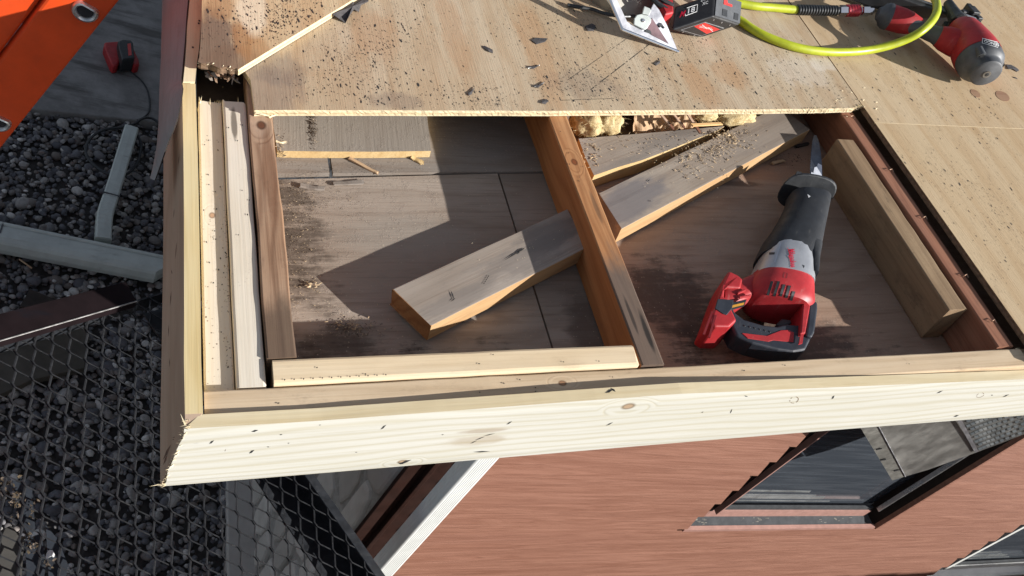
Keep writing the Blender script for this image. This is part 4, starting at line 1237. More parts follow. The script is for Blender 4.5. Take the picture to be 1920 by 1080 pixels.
SC = S0 + .051
def recip_saw():
    F = roofframe(PW(1470, 500, S0), math.atan2(.314, .237))
    t = thing('reciprocating_saw', F, 'red and black cordless reciprocating saw with no battery lying on the reddish soffit', 'power saw')
    # blade, worn white at the root, teeth along its left edge
    mb = MB()
    wb = SC + .006
    left = [(1518.5, 356), (1519, 340), (1519.5, 320), (1520.5, 300), (1522, 280), (1524.5, 262), (1527, 253)]
    right = [(1531, 254), (1535, 264), (1539, 285), (1541, 305), (1542, 325), (1541, 356)]
    tooth = []
    A = [PW(*p, wb) for p in left]
    L = spline(A, 10)
    side = (PW(1541, 310, wb) - PW(1519, 310, wb)).normalized()
    for i, p in enumerate(L):
        amp = .0013 if 4 < i < len(L) - 4 else 0
        tooth.append(p - side * (amp if i % 2 else 0))
    poly = tooth + [PW(*p, wb) for p in right]
    mb.prism(poly, -RZ * .0012)
    blade = mb.out('blade', [M_bladedark], parent=t)
    m2 = MB()
    wp = [(1521, 342), (1519, 330), (1522, 322), (1525, 325), (1527, 314), (1532, 312), (1534, 306), (1541, 310), (1541, 335), (1539, 348)]
    m2.prism([PW(*p, wb + .0006) for p in wp], -RZ * .0004)
    m2.out('worn_paint', [M_paintwhite], parent=blade)
    # tilting shoe: rubber rimmed plate across the nose
    mb = MB()
    A, B = PW(1463, 354, SC), PW(1560, 374, SC)
    c = (A + B) / 2 + RZ * .002; hx = (B - A) / 2
    axd = ((PW(1517, 340, SC) - PW(1440, 600, SC)).normalized())
    hz = (RZ * .92 + axd * .28) * .042
    pts = []
    for k in range(28):
        a = 2 * math.pi * k / 28
        cs, sn = math.cos(a), math.sin(a)
        x = math.copysign(abs(cs) ** .75, cs); y = math.copysign(abs(sn) ** .75, sn)
        pts.append(c + hx * x + hz * y)
    mb.prism(pts, axd * .007)
    shoe = mb.out('shoe', [M_black], parent=t); bevel(shoe, .0018, 2)
    mb = MB()
    hz2 = hz * .93
    inner = [c + axd * .0072 + (p - c) * .80 for p in pts]
    mb.prism(inner, axd * .004)
    # raised nose piece above the shoe
    mb.prism([PW(*p, SC + .012) for p in ((1487, 335), (1495, 320), (1503, 323), (1534, 349), (1520, 352), (1490, 344))], -RZ * .018)
    bevel(mb.out('shoe_bracket', [M_black], parent=shoe), .001, 2)
    # rubber boot over the gearbox
    mb = MB()
    loft(mb, [((1478, 368), (1553, 380), .78), ((1475, 384), (1551, 389), .84), ((1463, 408), (1545, 416), .93), ((1446, 436), (1539, 444), 1.0), ((1431, 456), (1534, 470), 1.03), ((1421, 477), (1528, 495), 1.03), ((1418, 486), (1525, 506), 1.0)], SC, .042, 26, 2.7)
    boot_b = mb.bvh()
    for poly in ([(1514, 364), (1520, 368), (1516, 371)],):
        decal(mb, boot_b, poly, 1)
    # skirt that hangs down the right flank
    boot = mb.out('rubber_boot', [M_rubber, M_letterw], parent=t, smooth='auto')
    mb = MB()
    loft(mb, [((1484, 470), (1530, 478), 1.0), ((1498, 498), (1522, 506), 1.03), ((1502, 518), (1520, 524), 1.02), ((1505, 532), (1518, 536), .97)], SC - .002, .041, 20, 3.2)
    mb.out('boot_skirt', [M_rubber], parent=boot, smooth='auto')
    # silver gear housing with the lettering
    mb = MB()
    loft(mb, [((1431, 470), (1512, 474), .98), ((1427, 478), (1516, 492), 1.055), ((1419, 494), (1520, 514), 1.075), ((1408, 518), (1519, 540), 1.09), ((1405, 524), (1519, 546), 1.08)], SC, .042, 26, 2.8)
    bv = mb.bvh()
    lettering_on(mb, bv, 'Milwaukee', (1478.5, 467.5), (4.0, 34.5), (11.5, -2.4), 1, .25, .016, .0018)
    decal(mb, bv, [(1476, 462), (1483, 478), (1480, 478), (1484, 494), (1478, 479.5), (1480.5, 479)], 1, .0018)
    decal(mb, bv, [(1442, 473), (1453, 473), (1452, 477), (1442, 477.5)], 2, .0006)
    decal(mb, bv, [(1504, 496), (1509, 498), (1507, 503), (1506, 500)], 2, .0006)
    decal(mb, bv, [(1462, 456), (1465, 456), (1454, 492), (1451, 492)], 3, .0005)
    gear = mb.out('gear_housing', [M_silver, M_letterr, M_black, M_steel], parent=t, smooth='auto')
    # red motor housing with vents
    mb = MB()
    loft(mb, [((1406, 520), (1519, 543), 1.055), ((1400, 530), (1519, 553), 1.10), ((1394, 546), (1519, 568), 1.12), ((1396, 556), (1520, 578), 1.10), ((1399, 562), (1519, 584), 1.07), ((1404, 567), (1516, 588), 1.01), ((1412, 571), (1510, 591), .93)], SC, .042, 28, 2.6)
    bv = mb.bvh()
    for (a, b) in (((1445, 527), (1437, 553)), ((1457.5, 527), (1449, 555)), ((1468, 533), (1461, 555)), ((1478, 535), (1471.5, 558)), ((1486, 546), (1480.5, 563))):
        wv = 5.5
        decal(mb, bv, [a, (a[0] + wv, a[1] + .6), (b[0] + wv - .5, b[1] + 1.4), b], 1, .0014)
        decal(mb, bv, [(a[0] + wv, a[1] + .6), (a[0] + wv + 1.5, a[1] + .9), (b[0] + wv + 1, b[1] + 1.6), (b[0] + wv - .5, b[1] + 1.4)], 2, .0016)
    for s_ in ([(1470, 511), (1476, 512), (1474.5, 521), (1468, 520)],):
        for k in range(4):
            p, q = s_[k], s_[(k + 1) % 4]
            decal(mb, bv, [p, q, (q[0] + .8, q[1] + .5), (p[0] + .8, p[1] + .5)], 1, .0008)
    motor = mb.out('motor_housing', [M_redplastic, M_black, M_redplastic], parent=t, smooth='auto')
    # red arm carrying the battery foot
    mb = MB()
    loft(mb, [((1424, 522), (1424, 556), .5), ((1406, 522), (1403, 566), .56), ((1386, 531), (1383, 579), .58), ((1364, 539), (1362, 586), .6), ((1350, 546), (1348, 592), .55)], SC, .042, 20, 3.4)
    bva = mb.bvh()
    mb.out('arm', [M_redplastic], parent=t, smooth='auto')
    mb = MB()
    pxslab(mb, [(1374, 567), (1400, 561), (1396, 572), (1371, 580)], SC + .0285, .004)
    lab = mb.out('warning_label', [M_black], parent=t)
    mb = MB(); pxslab(mb, [(1374, 572), (1396, 567), (1394, 571.5), (1372, 577)], SC + .0288, .0004)
    mb.out('warning_stripe', [M_amber], parent=lab)
    for q in ([(1383, 547), (1397, 541), (1399, 544), (1384, 551)], [(1386, 555), (1408, 551), (1409, 554), (1387, 559)]):
        mb = MB(); pxslab(mb, q, SC + .0285, .004)
        bevel(mb.out('rib', [M_redplastic], parent=t), .001)
    mb = MB()
    pxslab(mb, [(1352, 529), (1370, 538), (1378, 545), (1374, 562), (1345, 560), (1343, 578), (1356, 588), (1357, 602), (1366, 622), (1352, 634), (1326, 634), (1314, 625), (1325, 598), (1336, 566), (1344, 545)], SC + .029, .064)
    foot = mb.out('battery_foot', [M_redplastic], parent=t); bevel(foot, .004, 3)
    mb = MB()
    mb.prism([PW(*p, SC + .0305) for p in ((1346, 560), (1376, 562), (1373, 578), (1363, 590), (1356, 588), (1341, 578))], -RZ * .003)
    bevel(mb.out('grip_pad', [M_grip2], parent=foot), .001)
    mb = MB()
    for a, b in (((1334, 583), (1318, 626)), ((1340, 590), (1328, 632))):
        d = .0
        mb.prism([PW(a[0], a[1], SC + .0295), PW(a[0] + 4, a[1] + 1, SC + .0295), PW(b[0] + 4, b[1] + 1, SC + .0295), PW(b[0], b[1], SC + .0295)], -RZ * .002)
    mb.out('rail_slot_shade', [M_shadowredplastic], parent=foot)  # dark red strips paint the shade in the rail slots
    # black D handle
    mb = MB()
    pxslab(mb, [(1347, 560), (1375, 561), (1373, 578), (1366, 590), (1369, 598), (1386, 611), (1420, 621), (1446, 624), (1466, 619), (1480, 621), (1499, 621), (1511, 628), (1509, 650), (1500, 668), (1478, 672), (1450, 668), (1402, 656), (1372, 642), (1364, 626), (1357, 602), (1354, 590), (1342, 578)], SC + .018, .038)
    gp = mb.out('handle', [M_grip2], parent=t); bevel(gp, .009, 4)
    mb = MB()
    for k in range(6):
        x, y = 1390 + 9.5 * k, 607 + 2.2 * k
        mb.tube([PW(x, y, SC + .016), PW(x + 7, y + 5, SC + .0185)], .0011, 6)
    mb.out('grip_rib', [M_black], parent=gp)
    mb = MB()
    pxslab(mb, [(1391, 624), (1438, 629.5), (1465, 619), (1478, 618.5), (1489, 623), (1488, 641), (1450, 637.5), (1441, 640), (1402, 634)], SC + .0192, .003)
    bevel(mb.out('handle_inlay', [M_redplastic], parent=gp), .0006)
    # post closing the D on the right, its black cover and trigger
    mb = MB()
    pxslab(mb, [(1492, 585), (1504, 580), (1506, 592), (1497, 641), (1487, 642)], SC + .027, .05)
    post = mb.out('handle_post', [M_redplastic], parent=t); bevel(post, .0025, 2)
    mb = MB()
    pxslab(mb, [(1503, 578), (1519, 584), (1519, 598), (1513, 640), (1508, 650), (1496, 646), (1499, 620)], SC + .024, .054)
    bevel(mb.out('post_cover', [M_grip2], parent=post), .004, 3)
    mb = MB()
    pxslab(mb, [(1503, 618), (1508, 619), (1505, 643), (1498, 645)], SC + .0248, .003)
    mb.out('post_slot', [M_redplastic], parent=post)
    mb = MB()
    pxslab(mb, [(1452, 612), (1462, 602), (1478, 604), (1482, 611), (1470, 615), (1460, 619)], SC + .008, .016)
    bevel(mb.out('trigger', [M_black], parent=t), .003, 2)
M_bladedark = plain('worn_blade_steel', (.10, .11, .135), .4, .7, .3, 60, scuff=(.14, .13, .12), sc_amt=.5)
M_paintwhite = plain('worn_white_paint', (.62, .64, .70), .5, 0, .15, 60, scuff=(.25, .26, .3), sc_amt=.5)
M_shadowredplastic = plain('shadow_red_plastic', (.16, .008, .01), .5, 0, .1, 40)
M_grip2 = plain('dark_grip_rubber', (.022, .026, .036), .5, 0, .15, 50, scuff=(.12, .12, .13), sc_amt=.25)
recip_saw()

# ================================================================== circular saw at the top edge
def circ_saw():
    F = roofframe(PW(1230, 40, DT))
    t = thing('circular_saw', F, 'cordless circular saw with a bright bent base plate and black battery, at the top edge', 'power saw')
    # base plate standing almost on edge
    def P3(x, y, w): return PW(x, y, DT + w)
    tip, heel, top, far = P3(1272, 97, .001), P3(1166, 55, .028), P3(1138, -12, .075), P3(1222, -10, .040)
    a = MB()
    n = (tip - heel).cross(top - heel).normalized()
    if n.dot(CAM - tip) < 0: n = -n
    def on(x, y, l=.0):
        r = ray(x, y)
        return CAM + r * ((heel - CAM).dot(n) / r.dot(n)) + n * l
    poly = [on(*p) for p in ((1272, 97), (1166, 55), (1142, -12), (1152, -12), (1176, 40), (1189, 48), (1207, 36), (1216, 26), (1226, 6), (1236, 18), (1250, 45))]
    a.prism(poly, -n * .003)
    base = a.out('base_plate', [M_steel], parent=t); bevel(base, .0008, 2)
    # rolled bright lip
    a = MB()
    a.tube([tip + n * .001, heel + n * .001], .0032, 8)
    a.tube([heel + n * .001, top + n * .001], .0034, 8)
    a.out('rim', [M_chrome], parent=base, smooth='auto')
    # hinge bracket with its rivet
    a = MB()
    a.prism([on(*p, .006) for p in ((1186, 47), (1187, 36), (1192, 29), (1201, 27), (1212, 30), (1219, 37), (1218, 43), (1210, 55), (1206, 57))], -n * .004)
    a.prism([on(*p, .012) for p in ((1199, 28), (1203, 14), (1213, 18), (1216, 22), (1212, 31))], -n * .004)
    br = a.out('hinge_bracket', [M_whitesteel], parent=t); bevel(br, .0012, 2)
    a = MB(); a.lathe(on(1203, 40, .005), n, [(0, .0042), (.003, .0040), (.004, .003)], 14)
    a.out('rivet', [M_chrome], parent=br, smooth='auto')
    a = MB()
    a.prism([on(*p, .003) for p in ((1233, 47), (1238, 43), (1245, 52), (1244, 54), (1240, 49), (1236, 52))], -n * .0025)
    a.out('slot', [M_black], parent=base)
    a = MB()
    a.prism([on(*p, .0012) for p in ((1222, 34), (1253, 82), (1222, 66), (1214, 60), (1212, 55))], -n * .0009)
    a.out('plate_reflection', [M_plumreflection], parent=base)  # plum patch paints a reflection in the bright plate
    a = MB()
    a.prism([on(*p, .002) for p in ((1210, 53), (1219, 58), (1221, 64), (1209, 60))], -n * .0015)
    a.out('notch', [M_black], parent=base)
    # blade guard: a grey drum, seen only at its lower rim
    a = MB()
    gc = PW(1172, -40, DT + .040)
    axg = (RX * .25 - RY * .55 + RZ * .8).normalized()
    a.lathe(gc, axg, [(-.03, .092), (-.026, .095), (.012, .095), (.017, .091), (.020, .075), (.021, .02)], 40)
    g = a.out('blade_guard', [M_guard], parent=t, smooth='auto')
    # body behind the plate
    a = MB()
    A, B = PW(1215, -62, DT + .10), PW(1285, -36, DT + .06)
    a.lathe(A, B - A, [(0, .03), (.01, .036), (.05, .038), ((B - A).length, .030)], 24)
    a.prism([PW(*p, DT + .05) for p in ((1236, -30), (1262, -30), (1264, 22), (1248, 26), (1240, 10))], -RZ * .04)
    b = a.out('motor_body', [M_redplastic], parent=t); bevel(b, .004, 2)
    a = MB()
    a.tube([PW(1218, -8, DT + .055), PW(1232, 6, DT + .05), PW(1250, 18, DT + .045)], .006, 8)
    a.tube([PW(1226, -12, DT + .06), PW(1246, 2, DT + .055), PW(1262, 10, DT + .05)], .005, 8)
    a.out('depth_lever', [M_black], parent=t, smooth='auto')
    # handle loop above the frame
    a = MB()
    a.tube(spline([PW(1262, -30, DT + .09), PW(1300, -60, DT + .12), PW(1240, -90, DT + .14), PW(1180, -80, DT + .11)], 6), .017, 12)
    a.out('handle', [M_grip2], parent=t, smooth='auto')
    # battery pack: a box seen corner on
    O = PW(1337, 31, DT + .062)                 # nearest corner
    Pa, Pc = PW(1259, 57, DT + .026), PW(1387, 47, DT + .030)
    ex, ey = Pa - O, Pc - O
    ez = ex.cross(ey).normalized()
    upv = PW(1341, -12, DT + .085) - O
    ez = (upv - upv.normalized() * 0).normalized() * .062
    if ez.dot(RZ) < 0: ez = -ez
    bx = MB()
    bx.prism([O, Pa, Pa + ey, Pc], ez)
    bat = bx.out('battery', [M_batblack], parent=t); bevel(bat, .004, 3)
    nb = ex.cross(ey).normalized()
    if nb.dot(ez) > 0: nb = -nb
    def face(o, e1, e2, nn, name, mats, q, parent, lift=.0006, th=.0006):
        m_ = MB()
        m_.prism([o + e1 * x + e2 * y + nn * lift for x, y in q], -nn * th)
        return m_.out(name, mats, parent=parent)
    lab = face(O, ex, ey, nb, 'label_border', [M_silver], [(.30, .14), (.88, .14), (.88, .86), (.30, .86)], bat)
    face(O, ex, ey, nb, 'label', [M_batblack], [(.32, .16), (.86, .16), (.86, .84), (.32, .84)], bat, .0009)
    face(O, ex, ey, nb, 'label_red', [M_redlabel], [(.32, .17), (.58, .17), (.72, .84), (.40, .84)], bat, .0012)
    m_ = MB()
    for k, (x0, y0, x1, y1) in enumerate(((.42, .22, .52, .55), (.46, .5, .56, .82), (.50, .24, .44, .6), (.54, .3, .48, .7))):
        p, q = O + ex * x0 + ey * y0 + nb * .0016, O + ex * x1 + ey * y1 + nb * .0016
        s_ = ex.normalized() * .0006
        m_.add([p - s_, p + s_, q + s_, q - s_], [(0, 1, 2, 3)])
    m_.out('bolt_mark', [M_letterw], parent=bat)
    for x, y in ((.12, .2), (.12, .5), (.12, .8), (.93, .3), (.93, .7)):
        m_ = MB()
        m_.lathe(O + ex * x + ey * y, nb, [(-.001, .0022), (.0006, .0020)], 8)
        m_.out('screw', [M_steel], parent=bat)
    # left face lettering (M18 frame, LITHIUM)
    nl = ex.cross(ez).normalized()
    if nl.dot(CAM - O) < 0: nl = -nl
    wht = MB()
    o_ = O + ex * .93 + ez * .36
    lettering(wht, '18', O + ex * .64 + ez * .47 + nl * .001, -ex * .17, ez * .22, 0, 0, .02, .0002)
    for p, q in (((.70, .42), (.42, .44)), ((.42, .44), (.42, .74)), ((.42, .74), (.68, .74)), ((.70, .42), (.70, .5))):
        A_, B_ = O + ex * p[0] + ez * p[1] + nl * .001, O + ex * q[0] + ez * q[1] + nl * .001
        wht.tube([A_, B_], .0007, 5)
    lettering(wht, 'LITHIUM', O + ex * .34 + ez * .80 + nl * .001, -ex * .30, ez * .11, 0, .15, .005, .0002)
    lettering(wht, 'XC', O + ex * .30 + ez * .62 + nl * .001, -ex * .14, ez * .13, 0, 0, .01, .0002)
    lettering(wht, 'M', O + ex * .84 + ez * .42 + nl * .001, -ex * .15, ez * .24, 1, .35, .02, .0002)
    wht.out('lettering', [M_letterw, M_letterr], parent=bat)
    # right face: grey shell with two dark latches and a red mark
    nr = ey.cross(ez).normalized()
    if nr.dot(CAM - O) < 0: nr = -nr
    sh = face(O, ey, ez, nr, 'grey_shell', [M_grip], [(.04, .05), (.97, .05), (.97, .98), (.04, .98)], bat, .002, .002)
    face(O, ey, ez, nr, 'latch', [M_black], [(.28, .14), (.46, .14), (.46, .42), (.28, .42)], bat, .003, .002)
    face(O, ey, ez, nr, 'latch', [M_black], [(.72, .14), (.88, .14), (.88, .42), (.72, .42)], bat, .003, .002)
    face(O, ey, ez, nr, 'red_mark', [M_redlabel], [(.30, .62), (.62, .62), (.62, .72), (.44, .72), (.40, .95), (.30, .95)], bat, .003, .001)
M_whitesteel = plain('zinc_bracket', (.40, .43, .415), .45, .4, .06, 40)
M_plumreflection = plain('plum_reflection', (.20, .13, .14), .35, .7, .1, 30)
M_guard = plain('grey_guard', (.34, .325, .285), .45, .3, .1, 30)
M_batblack = plain('battery_black', (.018, .018, .020), .4, 0, .15, 60, scuff=(.07, .07, .07), sc_amt=.3)
circ_saw()
o = MB().tube(spline([PW(1064, 9, DT + .006), PW(1085, 13, DT + .007), PW(1110, 17, DT + .007), PW(1130, 24, DT + .008), PW(1160, 30, DT + .012), PW(1190, 30, DT + .01)], 6), [.0045] * 26 + [.004] * 5, 8, sq=.8).out('strap', [M_black], roofframe(PW(1100, 15, DT)), smooth='auto')
tag(o, 'black curved strap end poking out left of the circular saw guard', 'strap')

# ================================================================== framing nailer
def nailer():
    base = PW(1800, 90, DT)
    F = roofframe(base)
    t = thing('nail_gun', F, 'red and grey air nail gun lying on the right plywood sheet', 'nail gun')
    W = DT + .060
    A, B = PW(1806, 58, W + .004), PW(1850, 139, W - .004)
    ax = (A - B).normalized()
    Lc = (A - B).length
    mb = MB()
    mb.lathe(B, ax, [(-.001, .004), (-.001, .011), (-.0005, .012), (0, .031), (.003, .0355), (.014, .0372), (.018, .0376), (.021, .040), (.027, .047), (.036, .0515), (.052, .0525), (.060, .0520)], 40, 0)
    cap = mb.out('end_cap', [M_grip], parent=t, smooth='auto')
    mb = MB()
    mb.lathe(B - ax * .0012, ax, [(-.001, .0055), (-.001, .0095), (.002, .010)], 20)
    mb.out('exhaust_bolt', [M_darksteel], parent=cap, smooth='auto')
    mb = MB(); mb.lathe(B - ax * .0024, ax, [(-.0006, .0018), (.0, .005)], 16); mb.out('bolt_hole', [M_black], parent=cap)
    for sx, sw in ((-.7, .72), (.95, .25)):
        mb = MB()
        rr = (RX * sx + RZ * sw).normalized()
        mb.tube([B + ax * .024 + rr * .044, B + ax * .044 + rr * .053], [.010, .008], 12)
        lug = mb.out('bolt_boss', [M_grip], parent=cap, smooth='auto')
        mb = MB(); mb.lathe(B + ax * .021 + rr * .0455, ax, [(0, .0048), (.012, .0048)], 12)
        mb.out('bolt', [M_black], parent=lug, smooth='auto')
    mb = MB()
    prof = [(.058, .0535), (.068, .0538), (.090, .052), (.115, .0485), (.145, .043), (.170, .037), (.185, .028)]
    mb.lathe(B, ax, prof, 36)
    body = mb.out('body', [M_redplastic], parent=t, smooth='auto')
    bv = mb.bvh()
    # name plate, read upside down from here
    m2 = MB()
    q = [(1842, 71), (1876, 80), (1877.5, 91), (1841, 81)]
    def bil(s, v):
        a_ = (q[0][0] + (q[1][0] - q[0][0]) * s, q[0][1] + (q[1][1] - q[0][1]) * s)
        b_ = (q[3][0] + (q[2][0] - q[3][0]) * s, q[3][1] + (q[2][1] - q[3][1]) * s)
        return a_[0] + (b_[0] - a_[0]) * v, a_[1] + (b_[1] - a_[1]) * v
    bvb = BVHTree.FromPolygons([tuple(v) for v in list(mb.v)], mb.f)
    m3 = MB(); m3.lathe(B, ax, [(.02, .038), (.027, .047), (.036, .0515), (.0575, .053)] + prof, 64)
    bvb = m3.bvh()
    for i in range(6):
        decal(m2, bvb, [bil(i / 6, 0), bil((i + 1) / 6, 0), bil((i + 1) / 6, 1), bil(i / 6, 1)], 0, .0012)
        decal(m2, bvb, [bil(.04 + i * .92 / 6, .12), bil(.04 + (i + 1) * .92 / 6, .12), bil(.04 + (i + 1) * .92 / 6, .88), bil(.04 + i * .92 / 6, .88)], 1, .0016)
    a_, f_ = textmesh('SENCO', 0, .02)
    pts = []
    for x, y in a_:
        px, py = bil(1 - (.10 + .80 * x), .76 - (1 - y) * .0 - (.52 * (1 - y)) + 0 if False else .24 + .52 * y)
        pts.append(onto(bvb, px, py, .002))
    if all(p is not None for p in pts): m2.add(pts, f_, 0)
    m2.out('name_plate', [M_letterw, M_black], parent=body)
    # shoulder that joins body and handle
    mb = MB()
    H0, H1 = PW(1800, 84, W - .006), PW(1700, 44, W - .014)
    hd = (H1 - H0).normalized()
    mb.lathe(H0 + hd * -.02, hd, [(0, .030), (.03, .034), (.06, .030), (.075, .0245)], 24)
    mb.out('shoulder', [M_redplastic], parent=t, smooth='auto')
    mb = MB()
    G0 = PW(1716, 47, W - .014)
    mb.lathe(H0 + hd * .045, hd, [(0, .0265), (.02, .0205), (.06, .0180), ((G0 - H0).length - .03, .0185)], 24)
    mb.out('handle', [M_grip], parent=t, smooth='auto')
    G1 = PW(1668, 32, W - .018)
    gd = (G1 - G0).normalized(); gl = (G1 - G0).length
    mb = MB()
    mb.lathe(G0 - gd * .01, gd, [(0, .0195), (.010, .0225), (.026, .0275), (.044, .0305), (gl + .012, .0310)], 28)
    gb = mb.out('grip_bulb', [M_redplastic], parent=t, smooth='auto')
    mb = MB()
    mb.lathe(G0 + gd * (gl + .0015), gd, [(0, .0322), (.009, .0316), (.016, .028), (.022, .020), (.029, .015)], 28)
    mb.out('grip_end', [M_grip], parent=t, smooth='auto')
    # magazine rail behind the handle
    mb = MB()
    M0, M1 = PW(1830, 58, DT + .034), PW(1560, -36, DT + .036)
    md = (M1 - M0).normalized(); ml = (M1 - M0).length
    sd_ = md.cross(RZ).normalized()
    c = (M0 + M1) / 2
    mb.box(c, md * ml / 2, sd_ * .017, RZ * .024)
    mag = mb.out('magazine', [M_black], parent=t); bevel(mag, .003, 2)
    mb = MB()
    mb.box(M0 + md * .075 + RZ * .0248 + sd_ * .002, md * .060, sd_ * .0125, RZ * .0012)
    mb.out('nail_plate', [M_greyplate], parent=mag)
    mb = MB()
    mb.box(M0 + md * (ml * .62) + RZ * .0255, md * (ml * .30), sd_ * .004, RZ * .0012)
    mb.out('rail_groove', [M_darksteel], parent=mag)
    mb = MB()
    mb.box(M0 + md * .30 + RZ * .030, md * .02, sd_ * .020, RZ * .008)
    bevel(mb.out('follower', [M_black], parent=mag), .003)
    # trigger guard between handle and magazine
    mb = MB()
    mb.tube(spline([PW(1782, 62, W - .02), PW(1772, 52, W - .022), PW(1775, 44, DT + .05)], 5), .008, 10)
    mb.out('trigger', [M_black], parent=t, smooth='auto')
    # nose and contact foot
    mb = MB()
    N0 = B + ax * .195
    mb.lathe(N0, ax, [(0, .026), (.02, .020), (.05, .015), (.085, .012)], 16)
    bevel(mb.out('nose', [M_black], parent=t), .002)
    mb = MB()
    mb.box(PW(1822, 24, DT + .050), RX * .012, RY * .016, RZ * .012)
    mb.box(PW(1816, 16, DT + .052), RX * .007, RY * .010, RZ * .010)
    mb.box(PW(1806, 26, DT + .045), RX * .010, RY * .006, RZ * .010)
    mb.box(PW(1834, 36, DT + .048), RX * .008, RY * .007, RZ * .008)
    bevel(mb.out('contact_foot', [M_black], parent=t), .002)
    # swivel fittings
    mb = MB()
    f0 = PW(1630, 20, W - .024); fd = (PW(1500, 18, DT + .014) - PW(1634, 20, W - .022)).normalized()
    mb.lathe(f0 - fd * .008, fd, [(0, .010), (.012, .010), (.013, .014), (.030, .014), (.031, .009), (.036, .009)], 6)
    mb.out('air_fitting', [M_chrome], parent=t)
    return f0, fd
M_greyplate = plain('worn_grey_plate', (.27, .29, .31), .4, .3, .12, 30, scuff=(.12, .12, .12), sc_amt=.5)
f0, fd = nailer()

def hose():
    F = roofframe(PW(1500, 60, DT))
    t = thing('air_hose', F, 'yellow green air hose looping across the plywood from the nail gun', 'hose')
    up = [(1400, 5, .020), (1385, 9, .017), (1410, 10.5, .014), (1450, 14.5, .014), (1497, 18.5, .016)]
    mb = MB()
    r = .0098
    mb.tube(spline([PW(1300, -18, DT + .012), PW(1350, -2, DT + .012)] + [PW(x, y, DT + w) for x, y, w in up[2:]], 10), r, 14)
    mb.out('hose_run', [M_hose], parent=t, smooth='auto')
    lo = [(1330, 6, .014), (1385, 37, .012), (1410, 54, .0105), (1440, 70, .010), (1490, 88, .010), (1540, 96.5, .010), (1590, 97.5, .012), (1640, 92, .020), (1690, 78, .045), (1728, 58, .075), (1751, 34, .092), (1757, 12, .098), (1748, -8, .092), (1715, -30, .07), (1650, -50, .03), (1560, -60, .012)]
    mb = MB()
    mb.tube(spline([PW(x, y, DT + w) for x, y, w in lo], 10), r, 14)
    mb.out('hose_run', [M_hose], parent=t, smooth='auto')
    # strain relief spring and quick coupler
    s0, s1 = PW(1494, 18.5, DT + .017), PW(1570, 20, DT + .026)
    d = (s1 - s0)
    prof = []
    n = 15
    for k in range(n):
        x = d.length * k / n
        prof += [(x, .0102), (x + d.length / n * .3, .0128), (x + d.length / n * .6, .0128), (x + d.length / n * .85, .0102)]
    prof += [(d.length, .0098), (d.length + .004, .009)]
    mb = MB(); mb.lathe(s0, d, prof, 18); mb.out('strain_relief', [M_black], parent=t, smooth='auto')
    e0 = s1; e1 = f0 - fd * -.030
    d2 = (f0 + fd * .026 - s1); L = d2.length
    mb = MB(); mb.lathe(s1, d2, [(.002, .009), (.003, .0135), (L * .36, .0135), (L * .37, .010)], 6)
    cp = mb.out('coupler', [M_chrome], parent=t)
    mb = MB()
    p = [(L * .37, .013)]
    for k in range(4):
        x = L * (.40 + k * .12)
        p += [(x, .0150), (x + L * .05, .0150), (x + L * .06, .0136), (x + L * .09, .0136)]
    p += [(L * .90, .0148), (L * .96, .012)]
    mb.lathe(s1, d2, p, 20); mb.out('sleeve', [M_redanod], parent=cp, smooth='auto')
M_redanod = plain('red_anodised', (.52, .05, .07), .3, .6, .15, 60, scuff=(.6, .55, .5), sc_amt=.4)
hose()

